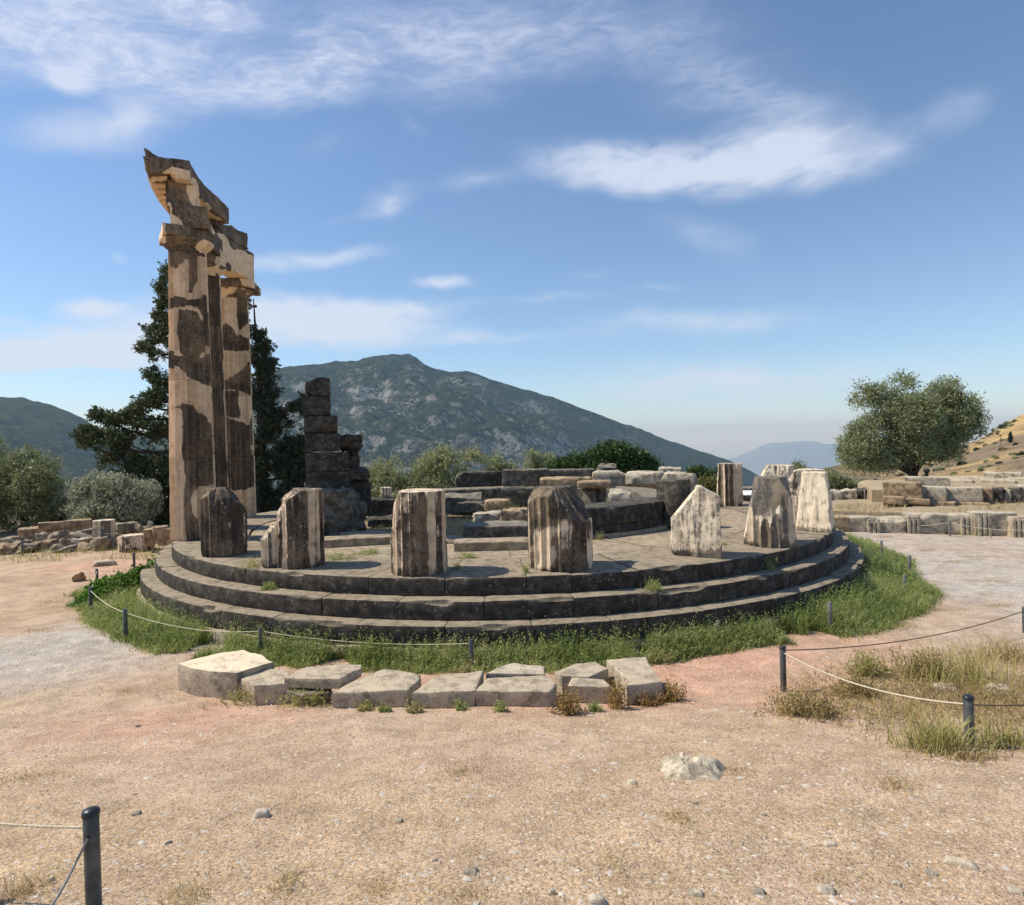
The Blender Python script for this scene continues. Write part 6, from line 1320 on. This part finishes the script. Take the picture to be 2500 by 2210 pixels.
# dry grass inside the ring and on the terraces, tufts along the path fence
t = rg.uniform(0, 6.283, 9000); r = np.sqrt(rg.random(9000)) * 3.9; X = TC.x + r * np.cos(t); Y = TC.y + r * np.sin(t); ok = (Y < TC.y + 2.4) & (X < TC.x + 2.6); X, Y = X[ok], Y[ok]; P_ = np.stack([X, Y, 0 * X - .10], -1)
stuff('dry_grass', [blades(P_, rg.uniform(.05, .20, len(P_)), rg.uniform(.3, 1., len(P_)), rg.uniform(.003, .006, len(P_)), rg)], 'dry', 'dry golden grass on the inner floor of the round building', 9)
n = 5000; X = rg.uniform(8, 19, n); Y = rg.uniform(15.5, 19.0, n); L = e0.y + (X - e0.x) * (e2.y - e0.y) / (e2.x - e0.x); ok = (np.abs(Y - L + .1) < .45) & (fbm(np.stack([X, Y, 0 * X], -1), .8, 2, 6) > -.1); X, Y = X[ok], Y[ok]; P_ = np.stack([X, Y, gh(X, Y)], -1)
stuff('path_grass', [blades(P_, rg.uniform(.08, .30, len(P_)), rg.uniform(.3, .9, len(P_)), rg.uniform(.004, .008, len(P_)), rg)], 'dry_green', 'half-dry grass along the foot of the barred blocks', 10)
n = 4000; X = rg.uniform(10, 22, n); Y = rg.uniform(18.5, 20.6, n); P_ = np.stack([X, Y, 0 * X - .52], -1); ok = fbm(P_, .7, 3, 3) > .1; P_ = P_[ok]
stuff('terrace_grass', [blades(P_, rg.uniform(.05, .28, len(P_)), rg.uniform(.3, .9, len(P_)), rg.uniform(.004, .008, len(P_)), rg)], 'dry', 'golden dry grass on the terrace behind the barred blocks', 11)
n = 3500; X = rg.uniform(-16, -8.5, n); Y = rg.uniform(16.8, 20.5, n); P_ = np.stack([X, Y, gh(X, Y)], -1); ok = fbm(P_, .7, 3, 13) > .0; P_ = P_[ok]
stuff('rubble_grass', [blades(P_, rg.uniform(.05, .25, len(P_)), rg.uniform(.3, .9, len(P_)), rg.uniform(.004, .008, len(P_)), rg)], 'dry_green', 'thin dry grass between the rubble blocks', 12)

# pebbles and straw on the slope
def scatter(n, ymax=9., p=2.2):
    y = 1.7 + (ymax - 1.7) * rg.random(n) ** p; x = rg.uniform(-1, 1, n) * (y * .92 + .6); return x, y
def pebbles(name, label, x, y, size, mat, seed):
    g = np.random.default_rng(seed); n = len(x)
    base = np.array([(1, 0, 0), (.3, .95, 0), (-.8, .6, 0), (-.8, -.6, 0), (.3, -.95, 0), (0, 0, .7), (0, 0, -.6)]); tri = np.array([(0, 1, 5), (1, 2, 5), (2, 3, 5), (3, 4, 5), (4, 0, 5)])
    V = base[None] * size[:, None, None] * g.uniform(.6, 1.3, (n, 7, 3)) * np.array([1., .75, .7]); a = g.random(n) * 6.28; c, s = np.cos(a)[:, None], np.sin(a)[:, None]
    V = np.stack([V[..., 0] * c - V[..., 1] * s, V[..., 0] * s + V[..., 1] * c, V[..., 2]], -1); V += np.stack([x, y, gh(x, y) - size * .12], -1)[:, None]
    F_ = (tri[None] + (np.arange(n) * 7)[:, None, None]).reshape(-1, 3); rnd = np.repeat(g.random(n), 7)
    o = obj(name, npmesh(name, V.reshape(-1, 3), F_, M[mat], {'rnd': rnd})); return tag(o, label, None, None, 'stuff')
m_, n_ = new_mat('pebble'); r_ = n_.attr('rnd'); c_ = n_.mix(n_.ss(r_, 0., .7), (.30, .215, .15), (.47, .37, .28)); c_ = n_.mix(n_.ss(r_, .72, .9), c_, (.50, .46, .41)); c_ = n_.mix(n_.ss(r_, .94, .98), c_, (.62, .58, .51))
finish(n_, c_, .9, n_.bump(n_.noise(n_.pos(), 160., 3.), .5, .004), .2); M['pebble'] = m_
x, y = scatter(70000, 9., 1.9); pebbles('gravel', 'small gravel scattered over the bare slope', x, y, np.exp(rg.normal(size=len(x)) * .45) * .0078 * (1 + y * .05), 'pebble', 3)
x, y = scatter(3200, 8.5, 1.6); pebbles('pebbles', 'larger pebbles scattered over the bare slope', x, y, np.exp(rg.normal(size=len(x)) * .4) * .0135, 'pebble', 4)
x, y = scatter(26000, 7.2, 1.7); P_ = np.stack([x, y, 0 * x], -1); zn = np.interp(y, [1.7, 3.2, 4.6, 6], [.45, .2, -.15, -.45]) + .8 * fbm(P_, .9, 4, 33); ok = zn + rg.normal(size=len(x)) * .15 > .12; x, y = x[ok], y[ok]
n = len(x); a = rg.random(n) * 6.28; D = unit(np.stack([np.cos(a), np.sin(a), rg.uniform(-.05, .30, n)], -1)); C = np.stack([x, y, gh(x, y) + .008], -1)
stuff('dry_straw', [leaves(C, D, rg.uniform(.02, .065, n), rg.uniform(.0018, .0035, n), rg)], 'dry', 'short dry straw littering the bare slope', 14)
GT = [(2110, 1370, 30, 6), (2260, 1345, 60, 6), (2330, 1372, 90, 7), (2400, 1420, 110, 7), (2300, 1490, 90, 8), (2200, 1530, 100, 8), (2440, 1480, 90, 10), (2380, 1360, 80, 6), (2160, 1312, 40, 8), (120, 1470, 80, 6), (300, 1690, 70, 6), (90, 1540, 80, 8), (1150, 2190, 150, 20), (450, 2190, 120, 30), (60, 2180, 120, 46), (1660, 2000, 70, 18), (1130, 1885, 80, 14), (2180, 1920, 110, 20), (1810, 1885, 110, 10), (60, 1900, 140, 14), (930, 2170, 80, 14), (2030, 2140, 160, 14), (700, 2160, 70, 22), (1500, 2110, 60, 14)]
tufts = []
for i, (x, y, w, h) in enumerate(GT):
    p = on_ground(x, y); sc_ = p.y / F; q = rg.normal(size=(220, 2)) * np.array([w * sc_ * .28, .07]); X = q[:, 0] + p.x; Y = q[:, 1] + p.y
    tufts.append(blades(np.stack([X, Y, gh(X, Y) - .004], -1), h * sc_ * rg.uniform(.4, 1.2, 220), rg.uniform(.4, 1.4, 220), rg.uniform(.0012, .0025, 220), rg))
stuff('straw_tufts', tufts, 'dry', 'low tufts of bleached straw on the bare slope', 15)

# ------------------------------------------------------------------ haze
bm = bmesh.new(); bmesh.ops.create_cube(bm, size=1.); 
for v_ in bm.verts: v_.co = Vector((v_.co.x * 50200, (v_.co.y + .5) * 30200 - 100, -2700 + (v_.co.z + .5) * (2700 + 620)))
me = bm_mesh('haze', bm); mh = bpy.data.materials.new('haze'); mh.use_nodes = True; mh.node_tree.nodes.clear(); H_ = NT(mh.node_tree)
pv = H_.n.new('ShaderNodeVolumePrincipled'); pv.inputs['Color'].default_value = (.46, .73, 1., 1.); pv.inputs['Absorption Color'].default_value = (.40, .40, .40, 1.); pv.inputs['Density'].default_value = 6.5e-5; pv.inputs['Anisotropy'].default_value = 0.
ho = H_.n.new('ShaderNodeOutputMaterial'); H_.link(pv.outputs[0], ho.inputs['Volume']); me.materials.append(mh)
tag(obj('haze', me), None, None, None, 'stuff')
